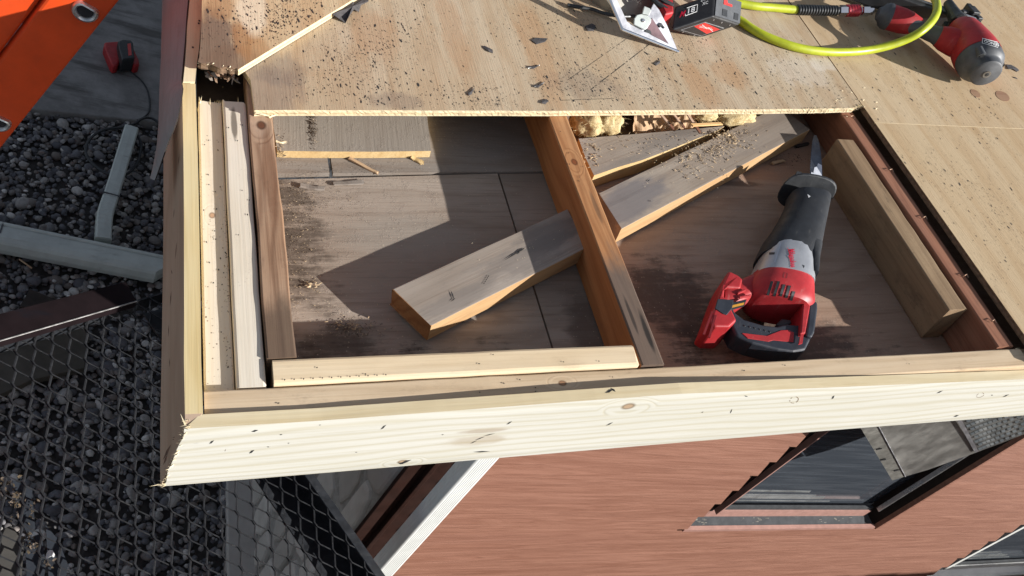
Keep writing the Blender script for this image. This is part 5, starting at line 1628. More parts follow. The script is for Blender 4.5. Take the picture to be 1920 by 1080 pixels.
# ================================================================== orange ladder at the eave
def ladder():
    y0 = .95
    h1, h2 = PY(160, 20, y0), PY(-3, 228, y0)
    D = (h2 - h1).normalized()          # down the rail
    e_in = PY(85, 0, y0); e_out = PY(225, 0, y0)
    Nw = Vector((0, -1, 0))
    Sd = D.cross(Nw).normalized()       # across the rail in its web plane
    if Sd.dot(e_out - e_in) < 0: Sd = -Sd
    wid = abs((e_out - e_in).dot(Sd))
    so_ = (e_out - h1).dot(Sd); si_ = (e_in - h1).dot(Sd)
    F = frame(h1, D, Sd, D.cross(Sd))
    t = thing('ladder', F, 'orange fiberglass extension ladder standing at the left eave, rung ends ringed with metal', 'ladder')
    up, dn = -.75, 3.25
    def rail(off, o_in, o_out, yb, name, th=.006, fl=.03):
        mb = MB()
        n = 10
        r = .005
        # channel section: web and two flanges turned away from us
        sec = [(o_in, 0), (o_in + r * .3, -r * .7 * 0), (o_out, 0), (o_out, fl), (o_out - th, fl), (o_out - th, th), (o_in + th, th), (o_in + th, fl), (o_in, fl)]
        sec = [(o_in + r, 0), (o_out - r, 0), (o_out - r * .3, r * .3), (o_out, r), (o_out, fl), (o_out - th, fl), (o_out - th, th), (o_in + th, th), (o_in + th, fl), (o_in, fl), (o_in, r), (o_in + r * .3, r * .3)]
        for s in (up, dn):
            for a, b in sec:
                mb.v.append(h1 + D * (s + off) + Sd * a + Vector((0, yb + b, 0)))
        k = len(sec)
        for i in range(k):
            j = (i + 1) % k
            mb.f.append((i, i + k, j + k, j)); mb.m.append(0)
        mb.f.append(tuple(range(k))); mb.m.append(0); mb.f.append(tuple(k + i for i in reversed(range(k)))); mb.m.append(0)
        return mb.out(name, [M_orange], parent=t)
    rail(0, si_, so_, 0, 'rail')
    rail(0, si_, so_, .42, 'rail')
    rail(.1, si_ - .003 - wid, si_ - .003, .014, 'rail', fl=.05)
    rail(.1, si_ - .012 - wid, si_ - .012, .43, 'rail')
    sp = (h2 - h1).length
    for k in range(-2, 10):
        c = h1 + D * (sp * k)
        # D shaped rung through both rails
        mb = MB()
        def ring(scale, yo):
            o_ = (scale - 1) * .0165
            out = []
            for i in range(20):
                a = 2 * math.pi * i / 20
                x, y = math.cos(a), math.sin(a)
                f = 1 if y > -.72 else .72 / -y         # flattened side of the D
                out.append(c + Sd * ((.0175 + o_) * x) + D * ((.0160 + o_) * y * f) + Vector((0, yo, 0)))
            return out
        R0 = ring(.78, .425); R1 = ring(.78, -.001)
        b = len(mb.v); mb.v += R1 + R0
        for i in range(20):
            j = (i + 1) % 20
            mb.f.append((i, j, j + 20, i + 20)); mb.m.append(0)
        rg = mb.out('rung', [M_alu], parent=t, smooth='auto')
        mb = MB()
        prof = [(.80, -.002), (.88, -.006), (1.05, -.0085), (1.25, -.007), (1.38, -.002), (1.40, .001)]
        for s_, yo in prof: mb.v += ring(s_, yo)
        for q in range(len(prof) - 1):
            for i in range(20):
                j = (i + 1) % 20
                mb.f.append((q * 20 + i, (q + 1) * 20 + i, (q + 1) * 20 + j, q * 20 + j)); mb.m.append(0)
        mb.out('rung_collar', [M_alu], parent=rg, smooth='auto')
        mb = MB()
        Q = ring(.82, -.0022)
        mb.add(Q, [tuple(range(20))])
        mb.out('rung_hollow_shade', [M_void], parent=rg)  # dark disc paints the shade inside the hollow rung
M_void = plain('hollow_shade', (.02, .02, .026), .7, 0, .2, 30)
ladder()
# ================================================================== the house wall below
YW = .62
def house():
    t = thing('house_wall', worldframe((.884, YW, ZG)), 'red brown sided gable wall with a stone veneer side, below the roof edge', 'house wall')
    X0, X1 = 1.045, 9.0
    ZT = -.05
    wins = [(2.285, 3.47, -1.622, -.30), (4.69, 5.9, -2.36, -1.15)]
    EX = .1105
    z0 = -1.597
    prot = .019
    def prof(z):                # how far the lap stands out at height z
        f = ((z - z0) / EX) % 1.0
        # dutch lap: flat lower two thirds, scooped upper third
        return prot * (1 - f) if f < .62 else prot * (1 - f) * (1 - .6 * (f - .62) / .38)
    cuts = set()
    k0 = int(math.floor((ZG - z0) / EX)); k1 = int(math.ceil((ZT - z0) / EX))
    mb = MB()
    for k in range(k0, k1):
        za, zb = z0 + k * EX, z0 + (k + 1) * EX
        zs = [za, za + .012, za + EX * .62, za + EX * .8, zb - .0005]
        segs = []
        for w in wins:
            for q in (w[2], w[3]):
                if za < q < zb: zs.append(q)
        zs = sorted(zs)
        for i in range(len(zs) - 1):
            a, b = zs[i], zs[i + 1]
            xs = [(X0, X1)]
            for w in wins:
                if w[2] < (a + b) / 2 < w[3]:
                    nx = []
                    for (p, q) in xs:
                        if p < w[0] < q: nx += [(p, w[0]), (w[1], q)]
                        else: nx.append((p, q))
                    xs = nx
            for p, q in xs:
                ya, yb = YW - prof(a), YW - prof(b)
                mb.add([Vector((p, ya, a)), Vector((q, ya, a)), Vector((q, yb, b)), Vector((p, yb, b))], [(0, 1, 2, 3)])
                if i == 0:
                    mb.add([Vector((p, ya, a)), Vector((q, ya, a)), Vector((q, YW + .004, a)), Vector((p, YW + .004, a))], [(0, 3, 2, 1)])
    # backing so that the lap ends close
    sd = mb.out('siding', [M_siding], parent=t)
    # backing sheet behind the laps, open where the windows are
    mb = MB()
    yb = YW + .006
    zcuts = sorted({ZG, ZT} | {w[2] for w in wins} | {w[3] for w in wins})
    for a, b in zip(zcuts[:-1], zcuts[1:]):
        xs = [(X0, X1)]
        for w in wins:
            if w[2] < (a + b) / 2 < w[3]:
                nx = []
                for (p, q) in xs:
                    if p < w[0] < q: nx += [(p, w[0]), (w[1], q)]
                    else: nx.append((p, q))
                xs = nx
        for p, q in xs:
            mb.add([Vector((p, yb, a)), Vector((q, yb, a)), Vector((q, yb, b)), Vector((p, yb, b))], [(0, 1, 2, 3)])
    mb.out('sheathing', [M_dark], parent=t)
    # windows
    for wi, (xa, xb, za, zb) in enumerate(wins):
        wf = MB()
        frm = [M_pinktrim, M_brownmetal, M_framegrey] if wi == 0 else [M_whitepaint, M_whitepaint, M_whitepaint]
        # reveal all round, its shade painted near black
        y0, y1 = YW - .004, YW + .085
        mb = MB()
        mb.box(Vector((xa - .002, (y0 + y1) / 2, (za + zb) / 2)), Vector((.003, 0, 0)), Vector((0, (y1 - y0) / 2, 0)), Vector((0, 0, (zb - za) / 2)))
        mb.box(Vector((xb + .002, (y0 + y1) / 2, (za + zb) / 2)), Vector((.003, 0, 0)), Vector((0, (y1 - y0) / 2, 0)), Vector((0, 0, (zb - za) / 2)))
        mb.box(Vector(((xa + xb) / 2, (y0 + y1) / 2, zb)), Vector(((xb - xa) / 2, 0, 0)), Vector((0, (y1 - y0) / 2, 0)), Vector((0, 0, .003)))
        win = mb.out('window', [M_jamb], parent=t)
        # thin lit lips standing in the reveal
        yl = YW + .022
        mb = MB()
        xlip = PY(1450, 886, yl - .012).x if wi == 0 else PY(1800, 1053, yl - .012).x
        lw_ = .0035 if wi == 0 else .016
        mb.box(Vector((xlip, yl, (za + zb) / 2 + .05)), Vector((lw_, 0, 0)), Vector((0, .012, 0)), Vector((0, 0, (zb - za) / 2 - .045)), 0)
        mb.box(Vector(((xa + xlip) / 2, yl + .014, (za + zb) / 2)), Vector(((xlip - xa) / 2, 0, 0)), Vector((0, .002, 0)), Vector((0, 0, (zb - za) / 2)), 1)
        mb.out('frame_lip', [frm[0], M_jamb], parent=win)
        mb = MB()
        mb.box(Vector((xb + .005, YW - .010, (za + zb) / 2)), Vector((.008, 0, 0)), Vector((0, .0105, 0)), Vector((0, 0, (zb - za) / 2)))
        mb.out('side_channel', [M_siding], parent=win)
        mb = MB()
        mb.box(Vector((xb - .070, yl + .004, (za + zb) / 2 + .05)), Vector((.004, 0, 0)), Vector((0, .010, 0)), Vector((0, 0, (zb - za) / 2 - .06)), 0)
        mb.out('frame_lip', [M_whitepaint if wi else M_alu], parent=win)
        mb = MB()
        mb.box(Vector((xb - .070, yl + .040, (za + zb) / 2 + .05)), Vector((.0035, 0, 0)), Vector((0, .026, 0)), Vector((0, 0, (zb - za) / 2 - .06)), 0)
        mb.out('jamb', [M_jamb if wi == 0 else M_framegrey], parent=win)
        # sill: outer lip, dirty track, inner rail
        xm, hw = (xa + xb) / 2, (xb - xa) / 2
        mb = MB(); mb.box(Vector((xm - .010, YW - .008, za + .006)), Vector((hw - .004, 0, 0)), Vector((0, .009, 0)), Vector((0, 0, .008)))
        sl = mb.out('sill', [frm[0]], parent=win)
        mb = MB(); mb.prism([Vector((xa + .012, YW + .002, za + .012)), Vector((xb - .075, YW + .002, za + .012)), Vector((xb - .075, YW + .034, za + .030)), Vector((xa + .012, YW + .034, za + .030))], Vector((0, 0, -.006)))
        bvt = mb.bvh()
        if wi == 0:
            for k in range(40):
                x = random.choice((random.uniform(xa + .05, xa + .12), random.uniform(2.6, 2.78), random.uniform(3.0, 3.25), random.uniform(xa + .05, xb - .1)))
                yy = random.uniform(YW + .006, YW + .03)
                zz = za + .012 + (yy - YW - .002) / .032 * .018 + .0007
                l = random.uniform(.002, .012); w_ = random.uniform(.0006, .0015)
                mb.add([Vector((x - l, yy - w_, zz)), Vector((x + l * .7, yy - w_, zz)), Vector((x + l, yy + w_, zz + .0004)), Vector((x - l * .6, yy + w_, zz + .0004))], [(0, 1, 2, 3)], 1)
        mb.out('sill_track', [frm[2], M_dust2], parent=sl)
        mb = MB(); mb.box(Vector(((xa + xb) / 2 - .030, YW + .042, za + .052)), Vector((hw - .045, 0, 0)), Vector((0, .008, 0)), Vector((0, 0, .026)))
        mb.out('sash_rail', [frm[0]], parent=win)
        mb = MB(); mb.box(Vector(((xa + xb) / 2 - .030, YW + .047, za + .088)), Vector((hw - .045, 0, 0)), Vector((0, .006, 0)), Vector((0, 0, .010)))
        mb.out('sash_rail', [M_framegrey], parent=win)
        # glass, with pale streaks on it painted as reflections
        mb = MB(); mb.box(Vector((xm - .028, YW + .066, (za + zb) / 2 + .05)), Vector((hw - .044, 0, 0)), Vector((0, .003, 0)), Vector((0, 0, (zb - za) / 2 - .05)))
        mb.out('pane', [M_glass], parent=win)
        mb = MB()
        for k, (zz, h_) in enumerate(((.118, .004), (.150, .011), (.172, .003), (.205, .006))):
            mb.box(Vector((xm - .16 - .02 * k, YW + .0622, za + zz)), Vector((hw * .62 - .05 * k, 0, 0)), Vector((0, .0006, 0)), Vector((0, 0, h_)))
        mb.out('glass_reflection', [M_reflection], parent=win)
    # corner: brown trim boards with a ridge between them
    mb = MB()
    mb.box(Vector((.916, YW + .005, (ZG + ZT) / 2)), Vector((.0315, 0, 0)), Vector((0, .008, 0)), Vector((0, 0, (ZT - ZG) / 2)))
    mb.box(Vector((.956, YW - .004, (ZG + ZT) / 2)), Vector((.009, 0, 0)), Vector((0, .016, 0)), Vector((0, 0, (ZT - ZG) / 2)))
    mb.box(Vector((1.006, YW + .007, (ZG + ZT) / 2)), Vector((.041, 0, 0)), Vector((0, .008, 0)), Vector((0, 0, (ZT - ZG) / 2)))
    ct = mb.out('corner_trim', [M_brownmetal], parent=t); bevel(ct, .003, 2)
    mb = MB()
    mb.box(Vector((.884, 4.0, -.55)), Vector((.0015, 0, 0)), Vector((0, 3.38, 0)), Vector((0, 0, .50)))
    mb.out('side_siding', [M_brownmetal], parent=t)
    # stone veneer on the side wall, irregular stones in mortar
    mb = MB()
    mb.box(Vector((.89, 3.3, -1.95)), Vector((.004, 0, 0)), Vector((0, 2.68, 0)), Vector((0, 0, .86)))
    st = mb.out('mortar_bed', [M_mortar], parent=t)
    mb = MB()
    z = ZG
    while z < -1.0:
        hrow = random.uniform(.20, .32)
        y = YW + .004
        while y < 3.4:
            w = random.uniform(.10, .20)
            cy, cz = y + w / 2, z + hrow / 2
            n = 9
            P = []
            for i in range(n):
                a = 2 * math.pi * (i + random.uniform(-.3, .3)) / n
                ry, rz_ = (w / 2 - .005) * random.uniform(.86, 1.06), (hrow / 2 - .005) * random.uniform(.84, 1.08)
                sq = 1 / max(abs(math.cos(a)), abs(math.sin(a))) ** .7
                P.append(Vector((.886, max(cy + ry * math.cos(a) * sq, YW + .002), cz + rz_ * math.sin(a) * sq)))
            d = random.uniform(.010, .024)
            b = len(mb.v)
            fr = [p + Vector((-d, 0, 0)) + (Vector((0, cy, cz)) - Vector((0, p.y, p.z))) * .14 for p in P]
            fr2 = [p + Vector((-d * .6, 0, 0)) + (Vector((0, cy, cz)) - Vector((0, p.y, p.z))) * .03 for p in P]
            mb.v += P + fr2 + fr + [Vector((.886 - d - random.uniform(.002, .008), cy + random.uniform(-.02, .02), cz))]
            for i in range(n):
                j = (i + 1) % n
                mb.f += [(b + i, b + n + i, b + n + j, b + j), (b + n + i, b + 2 * n + i, b + 2 * n + j, b + n + j), (b + 2 * n + i, b + 3 * n, b + 2 * n + j)]
                mb.m += [0, 0, 0]
            y += w
        z += hrow
    mb.out('stone_veneer', [M_stone], parent=t)
M_framegrey = plain('grey_frame', (.06, .063, .067), .85, 0, .15, 30, scuff=(.12, .12, .115), sc_amt=.3, spec=.1)
M_dust2 = plain('pale_grit', (.18, .17, .145), .9, 0, .3, 60)
M_reflection = plain('glass_reflection', (.16, .17, .17), .25, 0, .3, 12)
house()

# downspout standing off the wall
def downspout():
    yf = .478
    a0, a1 = PY(940, 861, yf), PY(884, 868, yf)
    xr, xl = a0.x, a1.x
    F = worldframe((xl, yf, ZG))
    zt, zb = -.45, ZG + .03
    yb = .526
    n = 26
    mb = MB()
    ring = []
    # ribbed front, plain sides
    ribs = 7
    w = xr - xl
    rr = .016
    for i in range(ribs * 6 + 1):
        s = i / (ribs * 6)
        x = xl + rr + (w - 2 * rr) * s
        y = yf + .0009 * (.5 - .5 * math.cos(2 * math.pi * ribs * s)) 
        ring.append((x, y))
    for k in range(1, 6):
        a = math.pi / 2 * k / 6
        ring.append((xr - rr + rr * math.sin(a), yf + rr - rr * math.cos(a)))
    ring += [(xr, yf + rr), (xr, yb), (xl, yb)]
    for i in range(13):
        s = i / 12
        ring.append((xl + .0016 * (.5 - .5 * math.cos(2 * math.pi * 3 * s)), yb - (yb - yf - rr) * s))
    for k in range(1, 6):
        a = math.pi / 2 * k / 6
        ring.append((xl + rr - rr * math.cos(a), yf + rr - rr * math.sin(a)))
    k = len(ring)
    for z in (zt, zb):
        for x, y in ring: mb.v.append(Vector((x, y, z)))
    for i in range(k):
        j = (i + 1) % k
        mb.f.append((i, i + k, j + k, j)); mb.m.append(0)
    mb.f.append(tuple(range(k))); mb.f.append(tuple(k + i for i in reversed(range(k)))); mb.m += [0, 0]
    o = mb.out('downspout', [M_whitepaint], F, smooth='auto')
    tag(o, 'white ribbed downspout on the corner of the red brown wall', 'downspout')
downspout()

# galvanised sheets hanging in front of the window
def sheets():
    y0 = .50
    def Q(x, y, d=0.0): return PY(x, y, y0 + d)
    F = worldframe(tuple(Q(1720, 850)))
    t = thing('metal_flashing', F, 'dull galvanised sheet with a folded bright edge and louvred end hanging below the fascia', 'metal sheet')
    back = Vector((.0, .0016, 0))
    mb = MB()
    sup = [(1600, 780), (1673, 901), (1697, 893.5), (1637, 780)]
    mb.prism([Q(*p) for p in sup], back)
    st = mb.out('folded_strip', [M_galv], parent=t)
    mb = MB()
    mb.tube([Q(1637, 780, -.002), Q(1697.5, 893.5, -.002)], .0022, 6)
    mb.out('bright_edge', [M_steel], parent=st)
    mb = MB()
    low = [(1697, 893.5), (1740, 881), (1790, 863), (1832, 848)]
    top = [(1637, 780), (1690, 770), (1740, 765), (1795, 758)]
    nn = len(low)
    for lay in (0, 1):
        for a, b in zip(low, top):
            mb.v += [Q(*a, .004) + back * lay, Q(*b, .012) + back * lay]
    for i in range(nn - 1):
        mb.f += [(2 * i, 2 * i + 2, 2 * i + 3, 2 * i + 1), (2 * nn + 2 * i, 2 * nn + 2 * i + 1, 2 * nn + 2 * i + 3, 2 * nn + 2 * i + 2), (2 * i, 2 * nn + 2 * i, 2 * nn + 2 * i + 2, 2 * i + 2)]
        mb.m += [0, 0, 0]
    mb.out('sheet', [M_galvsheet], parent=t)
    mb = MB()
    mb.prism([Q(*p, -.003) for p in ((1790, 780), (1828, 849), (1835, 846.5), (1797, 776))], back)
    mb.out('bright_edge', [M_steel], parent=t)
    # louvred guard that bends away to the right
    mb = MB()
    low = [(1835, 847), (1850, 841), (1870, 834), (1895, 824), (1925, 812), (1960, 796)]
    top = [(1790, 765), (1810, 755), (1830, 748), (1850, 742), (1880, 735), (1915, 725)]
    G = 26; Hh = 12
    grid = {}
    A = spline([Q(*p) for p in low], 6); B = spline([Q(*p, .01) for p in top], 6)
    for i in range(len(A)):
        for j in range(Hh + 1):
            grid[i, j] = len(mb.v); mb.v.append(A[i] + (B[i] - A[i]) * j / Hh)
    for i in range(len(A) - 1):
        for j in range(Hh):
            mb.f.append((grid[i, j], grid[i + 1, j], grid[i + 1, j + 1], grid[i, j + 1])); mb.m.append(0)
    gd = mb.out('louvred_guard', [M_darksteel], parent=t)
    md = gd.modifiers.new('thickness', 'SOLIDIFY'); md.thickness = .001
    mb = MB()
    LV = B[0] - A[0]
    cols = 12; rows = 9
    for i in range(1, cols):
        for j in range(rows):
            s = (i + (.5 if j % 2 else 0)) / (cols + .3); v = (j + .6) / rows * .8
            k = s * (len(A) - 1); k0 = int(k); f = k - k0
            if k0 + 1 >= len(A): continue
            a = A[k0] * (1 - f) + A[k0 + 1] * f; b = B[k0] * (1 - f) + B[k0 + 1] * f
            dx = (A[k0 + 1] - A[k0]).normalized(); dz = (b - a).normalized(); nn_ = dx.cross(dz).normalized()
            if nn_.y > 0: nn_ = -nn_
            p = a + (b - a) * v
            l, h = .010, .011
            # a pressed scoop: dark mouth and bright hood
            mb.add([p - dx * l + nn_ * .0015, p + dx * l + nn_ * .0015, p + dx * l * .6 + dz * h + nn_ * .008, p - dx * l * .6 + dz * h + nn_ * .008, p - dx * l * .7 + dz * h * 1.5 + nn_ * .001, p + dx * l * .7 + dz * h * 1.5 + nn_ * .001], [(0, 1, 2, 3)], 1)
            mb.add([p + dx * l * .6 + dz * h + nn_ * .008, p - dx * l * .6 + dz * h + nn_ * .008, p - dx * l * .7 + dz * h * 1.5 + nn_ * .001, p + dx * l * .7 + dz * h * 1.5 + nn_ * .001], [(0, 1, 2, 3)], 0)
    mb.out('louvre', [M_galv, M_black], parent=gd)
    mb = MB()
    for x, y in ((1648, 842), (1656, 862), (1681, 882)):
        mb.tube([Q(x - 5, y + 1, -.003), Q(x + 5, y - 1, -.004)], .003, 6)
    mb.out('mud_speck', [M_tar], parent=st)
M_galv = plain('galvanised_edge', (.42, .41, .37), .38, .75, .2, 30, scuff=(.2, .19, .17), sc_amt=.5)
sheets()

# ================================================================== ground on the left
o = mk('ground', [(-60, -60, ZG - .03), (60, -60, ZG - .03), (60, 60, ZG - .03), (-60, 60, ZG - .03)], [(0, 1, 2, 3)], M_soil, worldframe((0, 0, ZG)))
tag(o, 'dark soil under the gravel', 'ground', None, 'structure')
a, b = PZ(70, 205, ZG + .03), PZ(290, 228, ZG + .03)
d = (b - a).normalized(); nrm = Vector((-d.y, d.x, 0))
mb = MB()
q0 = a - d * 3; q1 = a + d * (.883 - a.x) / d.x
mb.prism([q0, q1, Vector((.883, 12, ZG + .03)), Vector((-4, 12, ZG + .03))], Vector((0, 0, -.09)))
o = bevel(mb.out('patio_slab', [M_conc], worldframe(tuple(a))), .008, 2)
tag(o, 'grey stained concrete slab beyond the gravel', 'slab', None, 'structure')
SLAB = (a, nrm)
def pebbles():
    bm = bmesh.new(); bmesh.ops.create_icosphere(bm, subdivisions=2, radius=1)
    tv = np.array([v.co[:] for v in bm.verts]); tf = np.array([[x.index for x in f.verts] for f in bm.faces]); bm.free()
    n = 0
    P = []
    x0, x1, y0, y1 = -.75, .875, -.1, 4.0
    N = 12500
    xs = rng.uniform(x0, x1, N); ys = rng.uniform(y0, y1, N)
    r = np.clip(rng.lognormal(math.log(.0128), .40, N), .005, .036)
    zl = rng.uniform(-.020, .004, N)
    keep = np.array([(Vector((x, y, 0)) - Vector((a.x, a.y, 0))).dot(nrm) < -.004 + rr * .3 for x, y, rr in zip(xs, ys, r)])
    xs, ys, r, zl = xs[keep], ys[keep], r[keep], zl[keep]
    N = len(xs)
    V = np.repeat(tv[None], N, 0)
    sc = np.stack([rng.uniform(.85, 1.35, N), rng.uniform(.75, 1.05, N), rng.uniform(.45, .8, N)], 1) * r[:, None]
    # lumpy stones: a few random cosine bumps and flattened facets
    for k in range(5):
        dv = rng.normal(size=(N, 3)); dv /= np.linalg.norm(dv, axis=1)[:, None]
        dt = np.einsum('nvk,nk->nv', V, dv)
        lim = rng.uniform(.55, .95, N)[:, None]
        over = np.maximum(dt - lim, 0)
        V = V - over[:, :, None] * dv[:, None, :] * .85
    V = V * sc[:, None, :]
    an = rng.uniform(0, 2 * np.pi, N); tl = rng.normal(0, .35, N)
    ca, sa = np.cos(an)[:, None], np.sin(an)[:, None]
    ct, s_t = np.cos(tl)[:, None], np.sin(tl)[:, None]
    x, y, z = V[..., 0], V[..., 1], V[..., 2]
    y, z = y * ct - z * s_t, y * s_t + z * ct
    x, y = x * ca - y * sa, x * sa + y * ca
    V = np.stack([x + xs[:, None], y + ys[:, None], z + (ZG + zl)[:, None] - ZG], -1).reshape(-1, 3)
    Fc = (tf[None] + (np.arange(N) * len(tv))[:, None, None]).reshape(-1, 3)
    me = bpy.data.meshes.new('gravel')
    me.vertices.add(len(V)); me.vertices.foreach_set('co', V.ravel())
    me.loops.add(Fc.size); me.loops.foreach_set('vertex_index', Fc.ravel().astype(np.int32))
    me.polygons.add(len(Fc)); me.polygons.foreach_set('loop_start', np.arange(0, Fc.size, 3, dtype=np.int32)); me.polygons.foreach_set('loop_total', np.full(len(Fc), 3, dtype=np.int32))
    me.polygons.foreach_set('use_smooth', np.ones(len(Fc), dtype=bool))
    me.materials.append(M_pebble); me.update(calc_edges=True); me.validate()
    ob = bpy.data.objects.new('gravel', me)
    link(ob, worldframe((0, 0, ZG)), None)
    tag(ob, 'dark river gravel on the ground left of the house', 'gravel', None, 'stuff')
pebbles()

# gutter extension and elbow lying on the gravel
def gutter():
    zc = ZG + .085
    a0, a1 = PZ(-8, 440, zc), PZ(305, 503, zc)
    dd = (a1 - a0).normalized(); a0 = a0 - dd * .3; a1 = a1 + dd * .02
    t = thing('gutter_length', worldframe(tuple((a0 + a1) / 2)), 'long dull white gutter length lying across the gravel', 'gutter')
    sd = Vector((-dd.y, dd.x, 0))
    # K style trough lying face up: section across sd / z
    sec = [(-.066, -.050), (-.070, -.02), (-.062, .012), (-.052, .022), (-.030, .030), (.030, .032), (.034, .026), (.040, .026), (.046, .034), (.058, .034), (.062, .02), (.060, -.050)]
    mb = MB()
    for p in (a0, a1):
        for s, z in sec: mb.v.append(p + sd * s + Vector((0, 0, z)))
    # slanted cut at the near end
    k = len(sec)
    for i in range(k):
        mb.v[k + i] += dd * (-.05 if sec[i][0] < -.03 else .05 * sec[i][0] / .06)
        j = (i + 1) % k
        mb.f.append((i, j, j + k, i + k)); mb.m.append(0)
    mb.f.append(tuple(range(k))); mb.f.append(tuple(k + i for i in reversed(range(k)))); mb.m += [0, 0]
    mb.out('trough', [M_whitedull], parent=t)
    mb = MB(); p = PZ(6, 418, zc + .03)
    mb.box(p, dd * .004, sd * .068, Vector((0, 0, .004)))
    mb.out('joint_clip', [M_grip], parent=t)
    # elbow and its straight piece
    zc2 = ZG + .10
    pts = [PZ(246, 243, zc2), PZ(207, 372, zc2), PZ(199, 395, zc2), PZ(195, 415, zc2), PZ(193, 452, zc2 - .01)]
    e0 = thing('downspout_elbow', worldframe(tuple(pts[0])), 'dull white downspout piece with a ribbed elbow ending at the gutter length', 'downspout')
    def run(P, w, h, name, parent, ribs=0):
        m_ = MB(); n = len(P)
        L = spline(P, 8) if len(P) > 2 else [P[0] + (P[1] - P[0]) * i / 8 for i in range(9)]
        for i, p in enumerate(L):
            tt = (L[min(i + 1, len(L) - 1)] - L[max(i - 1, 0)]).normalized()
            s_ = Vector((tt.y, -tt.x, 0)).normalized()
            u_ = s_.cross(tt)
            g = (1 - .05 * (i % 2)) if ribs else 1
            for q in range(24):
                an = 2 * math.pi * q / 24
                cs, sn = math.cos(an), math.sin(an)
                rb_ = 1 - .03 * (q % 2)
                m_.v.append(p + s_ * math.copysign(abs(cs) ** .35, cs) * w * rb_ * g + u_ * math.copysign(abs(sn) ** .35, sn) * h * rb_ * g)
        for i in range(len(L) - 1):
            for q in range(24):
                r_ = (q + 1) % 24
                m_.f.append((i * 24 + q, i * 24 + r_, (i + 1) * 24 + r_, (i + 1) * 24 + q)); m_.m.append(0)
        m_.f.append(tuple(reversed(range(24)))); m_.f.append(tuple((len(L) - 1) * 24 + q for q in range(24))); m_.m += [0, 0]
        return m_.out(name, [M_whitedull], parent=parent)
    run([pts[0], pts[1]], .038, .03, 'straight_piece', e0)
    el = run(pts[1:], .040, .033, 'elbow', e0, 1)
    mb = MB()
    for f in (.0,):
        p = pts[1]; tt = (pts[1] - pts[0]).normalized(); s_ = Vector((tt.y, -tt.x, 0)).normalized()
        mb.box(p, s_ * .0425, tt * .003, Vector((0, 0, .036)))
    mb.out('seam', [M_grip], parent=el)
gutter()

# charger on the slab, with its cord
def charger():
    z = ZG + .03
    def Q(x, y, h): return PZ(x, y, z + h)
    t = thing('battery_charger', worldframe(tuple(Q(225, 110, 0))), 'red battery charger with a black battery on the concrete slab', 'charger')
    mb = MB()
    mb.prism([Q(*p, .065) for p in ((196, 78), (226, 76), (232, 78), (246, 80), (261, 112), (262, 121), (252, 124), (244, 113), (226, 112), (221, 122), (213, 124), (208, 118), (195, 86))], Vector((0, 0, -.065)))
    bevel(mb.out('charger_body', [M_redplastic], parent=t), .012, 3)
    mb = MB()
    mb.prism([Q(*p, .115) for p in ((221, 76), (230, 73), (246, 74), (250, 80), (253, 109), (229, 112), (223, 90))], Vector((0, 0, -.10)))
    b = bevel(mb.out('battery', [M_black], parent=t), .010, 3)
    mb = MB(); mb.prism([Q(*p, .1165) for p in ((239, 82), (245, 81), (247, 103), (241, 104))], Vector((0, 0, -.004)))
    mb.out('label', [M_redlabel], parent=b)
    pts = [Q(230, 122, .02), Q(246, 135, .006), Q(264, 150, .005), Q(275, 166, .005), Q(280, 185, .005), Q(280, 206, .006), Q(272, 218, .006), Q(258, 225, .02)]
    rr = [Vector(p) for p in pts]
    mb = MB(); mb.tube(spline(rr, 6), .005, 7)
    o = mb.out('power_cord', [M_black], worldframe(tuple(rr[0])), smooth='auto')
    tag(o, 'thin black cord running from the charger to the slab edge', 'cord')
    zz = ZG + .035
    def G(x, y, h=0): return PZ(x, y, zz + h)
    c = [G(300, 232, .02), G(285, 222, .02), G(268, 222, .03), G(252, 232, .03), G(228, 239, .02), G(200, 242, .02), G(178, 252, .02), G(163, 270, .02), G(162, 290, .02), G(175, 308, .02), G(200, 325, .02), G(230, 330, .03), G(255, 310, .03), G(264, 280, .04), G(262, 262, .05), G(250, 245, .05)]
    mb = MB(); mb.tube(spline(c, 6), .008, 7)
    o = mb.out('power_cord', [M_black], worldframe(tuple(c[0])), smooth='auto')
    tag(o, 'thicker black cord coiled on the gravel around the downspout piece', 'cord')
charger()

